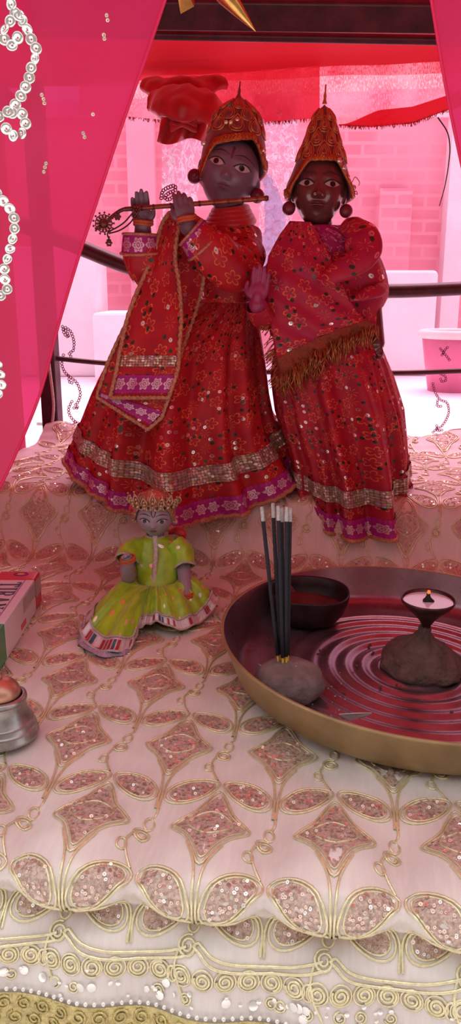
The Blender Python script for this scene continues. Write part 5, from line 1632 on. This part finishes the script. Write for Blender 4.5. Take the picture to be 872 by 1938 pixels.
# clear foil garlands behind the heads
def garland(name, path, wid, mat, label, seed, loops=26):
    pp_ = crom(path, 10); N = len(pp_) - 1
    g = thing(name, pp_[0], label, 'garland')
    mb = MB()
    def fn(a, b):
        k = b * N; i = min(N - 1, int(k)); c = pp_[i].lerp(pp_[i + 1], k - i)
        w = interp(wid, b)[0]
        q = Vector((c.x + (a - .5) * w, c.y, c.z))
        q.y += .010 * noise.noise(Vector((q.x * 55, q.z * 55, seed))) + .006 * noise.noise(Vector((q.x * 130, q.z * 130, seed)))
        q.x += .004 * noise.noise(Vector((q.z * 80, a * 4, seed)))
        return q
    mb.grid(fn, 22, int(N * 3.0)); lm = mb
    for i in range(loops):
        a, b = rnd.uniform(-.05, 1.05), rnd.uniform(.02, .98); c = fn(a, b); r = rnd.uniform(.0035, .0075); an = rnd.random() * 3
        c.y -= .006
        lm.tube([c + Vector((r * math.cos(t) * .6, .003 * math.sin(2 * t + an), r * 1.2 * math.sin(t))) for t in [(2 * PI * .8) * j / 12 + an for j in range(13)]], lambda t: .0012, 5, mi=1)
    mb.build('foil_strip', [mat, M['curl']], g)
garland('foil_garland', [P(345, 150, 1.46), P(345, 260, 1.43), P(342, 340, 1.42), P(335, 420, 1.42), P(325, 470, 1.41)], [(0, .060), (.3, .068), (.6, .060), (1, .040)], M['foil'], 'clear crinkled foil garland hanging behind the raised hands left of the slate face', 1.0, 0)
garland('foil_garland', [P(520, 180, 1.45), P(525, 260, 1.42), P(530, 330, 1.40), P(525, 400, 1.39), P(505, 455, 1.375), P(482, 520, 1.36)], [(0, .075), (.35, .062), (.6, .060), (.8, .035), (1, .012)], M['foil'], 'clear crinkled foil garland twisting down between the two idols', 4.0, 0)
garland('silver_foil', [P(505, 330, 1.36), P(518, 390, 1.35), P(518, 440, 1.345), P(495, 495, 1.34), P(476, 536, 1.335)], [(0, .014), (.3, .034), (.6, .030), (1, .008)], M['foil2'], 'bluish silver foil strip hanging between the shoulders of the two idols', 8.0, 0)

# back curtain: pale pink net
def bc_pt(u, h):
    return F(u, 1.535 + .006 * math.sin(u * 31) + .003 * math.sin(u * 77 + h * 6), CTOP - .01 + (-.125 - CTOP + .01) * h)
bcm = MB(); bcm.grid(lambda a, b: bc_pt(UL - .10 + (UR - UL + .16) * a, b), 160, 20)
bco = bcm.build('back_curtain', M['sheerback'], origin=F(0, 1.53, .3)); tag(bco, 'pale pink see-through net curtain closing the back of the shrine', 'curtain')
def vine(name, paths, parent, mat, d, r, step, ring=True, closer=.004):
    for px_path in paths:
        mb = MB()
        pp_ = crom([(x, y, 0) for x, y in px_path], 24)
        acc = 0; last = pp_[0]; first = True
        for p in pp_:
            acc += (p - last).length; last = p
            if first or acc >= step:
                acc = 0; first = False
                dd = d(p.x) if callable(d) else d
                c = P(p.x, p.y, dd); 
                nr = Vector((rnd.gauss(0, .25), -1, rnd.gauss(0, .25)))
                if ring:
                    mm = basis(c, nr)
                    mb.tube([mm @ Vector((r * math.cos(t), r * math.sin(t), 0)) for t in [2 * PI * i / 10 for i in range(10)]], r * .36, 5, True)
                else:
                    mm = basis(c, nr)
                    mb.lathe([(r * .12, .0002), (r * .2, .0006), (r * .8, .0012), (r, .0006), (r * .97, 0), (r * .12, 0)], 14, mm)
        mb.build(name, mat, parent)
vine('sequin_vine', [[(118, 618), (122, 632), (130, 638), (126, 628), (118, 622)], [(124, 620), (134, 628), (140, 648), (138, 664), (131, 668), (135, 676)], [(120, 672), (117, 690), (124, 706), (136, 716), (146, 726), (152, 744), (148, 760), (143, 766), (148, 772), (140, 772)],
                     [(130, 712), (132, 724), (138, 724)], [(136, 760), (130, 772), (132, 786), (142, 798), (154, 803)], [(142, 798), (139, 806)]], bco, M['seqring'], 1.555, .0024, 5.2)
vine('sequin_vine', [[(833, 660), (840, 668), (852, 684)], [(836, 672), (842, 662), (848, 656)], [(834, 708), (842, 712), (843, 720), (836, 722), (833, 716)], [(819, 726), (822, 740), (832, 756), (845, 762), (849, 778), (845, 792), (836, 806), (826, 812), (817, 820)],
                     [(828, 758), (827, 768), (835, 769)], [(826, 806), (828, 815), (836, 814)], [(816, 834), (820, 846), (828, 848), (836, 852), (838, 862), (832, 872)], [(818, 852), (824, 858), (828, 850)]], bco, M['seqring'], 1.485, .0020, 4.2)
vine('sequin_vine', [[(305, 375), (308, 362), (318, 355), (330, 352), (331, 360), (322, 364), (312, 372), (318, 378), (328, 372)]], bco, M['seqring'], 1.40, .0026, 5.0)
th_ = MB().tube(crom([P(828, 222, 1.39), P(846, 250, 1.388), P(851, 280, 1.388), P(848, 315, 1.388), P(843, 345, 1.388), P(838, 366, 1.388), P(831, 390, 1.388)], 8), lambda t: .0011 - .0004 * t, 6).build('loose_thread', M['blackcord'], origin=P(828, 222, 1.39))
tag(th_, 'dark loose thread dangling from the valance by the right drape', 'thread')

# unseen curtains added at both sides to redden and dim the light inside
for nm, uu, lab in (('added_side_curtain', UL - .075, 'unseen pink curtain added at the left of the shrine to tint the light'), ('added_side_curtain', UR + .065, 'unseen pink curtain added at the right of the shrine to tint the light')):
    mb = MB(); mb.grid(lambda a, b: F(uu + .006 * math.sin(a * 40), .54 + .96 * a, CTOP - .01 + (-.125 - CTOP + .01) * b), 80, 12)
    tag(mb.build(nm, M['sidecloth'], origin=F(uu, 1.0, .3)), lab, 'curtain')
# front drapes
def drape(name, edge, outer, d0, d1, folds, label, parent_origin):
    E_ = crom([(x, y, 0) for x, y in edge], 10); O_ = crom([(x, y, 0) for x, y in outer], 10)
    N = len(E_) - 1
    def fn(a, b, o=0.0):
        k = b * N; i = min(N - 1, int(k)); f = k - i
        e = E_[i].lerp(E_[i + 1], f); q = O_[i].lerp(O_[i + 1], f)
        p = P(e.x + (q.x - e.x) * a, e.y + (q.y - e.y) * a, d0 + (d1 - d0) * b)
        p.y += .006 * math.sin(a * folds + .6 * b) * (.3 + a) + .004 * math.sin(a * folds * 2.3 + 2) * a - o
        return p
    mb = MB(); mb.grid(fn, 90, 60)
    o = mb.build(name, M['drape'], origin=parent_origin)
    tag(o, label, 'curtain')
    hb = MB(); hb.tube([fn(0, i / 80, .0004) for i in range(81)], .0011, 6); hb.build('hem', M['drape'], o)
    return o, fn
ld, ldf = drape('front_drape', [(395, -300), (360, -150), (312, 0), (268, 130), (226, 250), (190, 360), (150, 482), (112, 610), (78, 738), (40, 835), (0, 922), (-60, 1030)],
                [(-700, -300), (-700, -150), (-650, 0), (-600, 130), (-560, 250), (-500, 360), (-440, 482), (-380, 610), (-330, 738), (-280, 835), (-230, 922), (-200, 1030)], .535, .615, 14, 'hot pink voile drape with silver sequin scrolls hanging on the left', P(150, 300, .56))
rd, rdf = drape('front_drape', [(770, -300), (795, -120), (816, 0), (832, 100), (850, 200), (872, 305), (905, 450), (950, 640), (1000, 860), (1050, 1000)],
                [(1700, -300), (1650, -120), (1600, 0), (1560, 100), (1530, 200), (1500, 305), (1440, 450), (1390, 640), (1340, 860), (1300, 1000)], .545, .60, 12, 'hot pink voile drape hanging in the upper right corner', P(860, 100, .56))
bigs = [[(18, -10), (24, 14), (32, 30), (46, 44), (60, 76), (70, 98), (64, 118), (57, 136), (55, 152), (46, 170), (33, 194), (18, 210), (-4, 222)],
        [(36, 30), (18, 42), (8, 60), (10, 78), (24, 86), (34, 72), (26, 66)], [(24, 214), (40, 214), (48, 228), (47, 244), (36, 258), (20, 254), (10, 240)],
        [(-6, 366), (6, 380), (16, 390), (26, 410), (28, 436), (22, 462), (16, 486), (8, 512), (10, 530), (14, 548), (4, 560), (-6, 552)], [(-4, 690), (0, 705), (4, 720), (0, 738), (-6, 750)]]
vine('sequin_scroll', bigs, ld, M['silver'], lambda x: .520, .0036, 19, ring=False)
vine('sequin_scroll', [[(203, 30), (204, 38)], [(196, 66), (198, 74)], [(80, 180), (84, 190), (83, 200)], [(88, 310), (84, 322), (83, 332)], [(176, 216), (180, 222)], [(158, 252), (160, 260)]], ld, M['seqpink'], .520, .0012, 8, ring=False)

# gilt ornaments hanging from the front roof bar
for (px, py, d, sc_, ang, lab) in [(358, 6, .62, 1.0, .35, 'small gold leaf-shaped pendant hanging at the top beside the left drape'), (418, 18, .60, 1.15, -.75, 'bright gold teardrop pendant hanging at the top, further from the left drape')]:
    c = P(px, py, d); g = thing('gold_pendant', c + Vector((0, 0, .02)), lab, 'ornament')
    mm = Matrix.Translation(c + Vector((0, 0, .012))) @ Matrix.Rotation(ang, 4, 'Y') @ Matrix.Scale(sc_, 4)
    if ang > 0:
        mb = MB(); vs = [mm @ Vector(p) for p in [(-.008, 0, .004), (.004, -.003, .003), (.008, 0, -.012), (.001, -.002, -.020), (-.006, 0, -.008), (-.012, -.001, -.013), (0, .003, -.006)]]
        mb.add(vs, [(0, 1, 2, 6), (6, 2, 3), (0, 6, 4), (4, 5, 0), (1, 0, 4, 3, 2)]); mb.build('gilt_leaf', M['goldleaf'], g, flat=True, solid=.0006)
        MB().ball(mm @ Vector((-.002, 0, .006)), .003 * sc_, n=12, m=8).build('bead', M['goldleaf'], g)
    else:
        MB().lathe([(.0001, .012), (.003, .010), (.0058, .003), (.0056, -.004), (.0038, -.014), (.0016, -.024), (.0001, -.030)], 20, mm).build('gilt_drop', M['goldleaf'], g)
        MB().lathe([(.0001, .011), (.0042, .0105), (.0045, .013), (.002, .0155), (.0001, .016)], 16, mm).build('pendant_cap', M['goldlace'], g)
    MB().tube([mm @ Vector((0, 0, .012)), c + Vector((0, 0, .08)), Vector((c.x, c.y + .01, CTOP - .02))], .0006, 5).build('thread', M['redsatin'], g)

# ================================================================== COURTYARD BEHIND
def plain(name, vs, fs, mat, **kw):
    return MB().add(vs, fs).build(name, mat, flat=True, **kw)
gr = plain('courtyard_ground', [(-14, -6, -.14), (14, -6, -.14), (14, 16, -.14), (-14, 16, -.14)], [(0, 1, 2, 3)], M['concrete']); tag(gr, kind='structure')
def cuboid(x0, x1, y0, y1, z0, z1):
    return MB().box(((x0 + x1) / 2, (y0 + y1) / 2, (z0 + z1) / 2), x1 - x0, y1 - y0, z1 - z0)
wo = cuboid(-6, 6, 6.0, 6.25, -.14, 1.52).build('wall_back', M['brick'], flat=True); tag(wo, kind='structure')
wo = cuboid(-6, 6, 5.97, 6.28, 1.52, 1.60).build('trim_1', M['whitewash'], flat=True); tag(wo, kind='structure')
wo = cuboid(-4, 4, -1.9, -1.7, -.14, 2.3).build('wall_light_block', M['lightblock_wall'], flat=True); tag(wo, kind='structure')  # unseen wall added behind the viewer to block light from that side
def pil(x0, x1, zt_, mat, nm):
    o = cuboid(x0, x1, 5.86, 6.0, -.14, zt_).build(nm, M[mat], flat=True); tag(o, kind='structure')
sx = 6.1 / FPX
pil((690 - 436) * sx, (745 - 436) * sx, 1.05, 'brick', 'pillar_brick')
pil((806 - 436) * sx, (838 - 436) * sx, 1.58, 'whitewash', 'pillar_plain')
pil((262 - 436) * sx, (308 - 436) * sx, 1.50, 'pinkplaster', 'pillar_pale')
a0 = P(690, 700, 5.0); a1 = P(815, 700, 5.0)
tb_ = cuboid(a0.x - .5, a1.x, 4.95, 5.5, -.14, P(760, 512, 5.0).z).build('whitewashed_block', M['whitewash'], flat=True); bevel(tb_, .03)
tag(tb_, 'low whitewashed masonry block standing in the courtyard behind the shawled idol', 'block')
b0 = P(120, 650, 5.0); b1 = P(190, 650, 5.0)
t2 = cuboid(b0.x - .6, b1.x, 4.9, 5.4, -.14, P(150, 468, 5.0).z).build('whitewashed_block', M['whitewash'], flat=True); bevel(t2, .03)
tag(t2, 'pale masonry block in the courtyard beyond the left iron post', 'block')
t3 = cuboid(b1.x + .02, b1.x + .45, 4.6, 5.2, -.14, P(240, 590, 4.8).z).build('stone_ledge', M['whitewash'], flat=True); bevel(t3, .03)
tag(t3, 'pale low stone ledge beside the masonry block beyond the left post', 'ledge')
tc0 = P(858, 665, 4.2); tub = thing('tub', (tc0.x, tc0.y, -.14), 'round pink tub with pale rim on the courtyard ground at the right', 'tub')
tm = Matrix.Translation((tc0.x, tc0.y, -.14))
hz = P(858, 632, 4.2).z + .14
MB().lathe([(.0001, .01), (.12, 0), (.145, hz * .5), (.165, hz * .94), (.158, hz * .94), (.138, hz * .5), (.10, .02), (.0001, .02)], 40, tm).build('tub_body', M['plastic'], tub)
MB().tube([tm @ Vector((.167 * math.cos(t), .167 * math.sin(t), hz)) for t in [2 * PI * i / 48 for i in range(48)]], .022, 10, True).build('rim', M['paleplastic'], tub)

# ================================================================== LIGHT, CAMERA
for o in COL.objects:
    if o.parent is None: o.location.z += LIFT

w = bpy.data.worlds.new('sky'); sc.world = w; w.use_nodes = True
nt = w.node_tree
bg = nt.nodes['Background']; bg.inputs[0].default_value = (.95, .98, 1.0, 1); bg.inputs[1].default_value = .75
sl = bpy.data.lights.new('hazy_sun', 'SUN'); sl.energy = 2.8; sl.angle = math.radians(50); sl.color = (1, .97, .93)
so = bpy.data.objects.new('hazy_sun', sl); COL.objects.link(so); so.rotation_euler = (math.radians(-22), math.radians(6), 0)

cam = bpy.data.cameras.new('camera'); co = bpy.data.objects.new('camera', cam); COL.objects.link(co)
co.location = (0, 0, CAMH + LIFT); co.rotation_euler = (PI / 2 - TH, 0, 0)
cam.sensor_fit = 'VERTICAL'; cam.sensor_height = 36; cam.lens = FPX / 1938 * 36
cam.clip_start = .01; cam.clip_end = 100
sc.camera = co
sc.view_settings.view_transform = 'Standard'
try: sc.view_settings.look = 'None'
except Exception: pass
sc.view_settings.gamma = 1; sc.view_settings.use_curve_mapping = False
sc.view_settings.exposure = 0.78
sc.cycles.use_denoising = True
sc.cycles.max_bounces = 10; sc.cycles.transparent_max_bounces = 24; sc.cycles.diffuse_bounces = 5
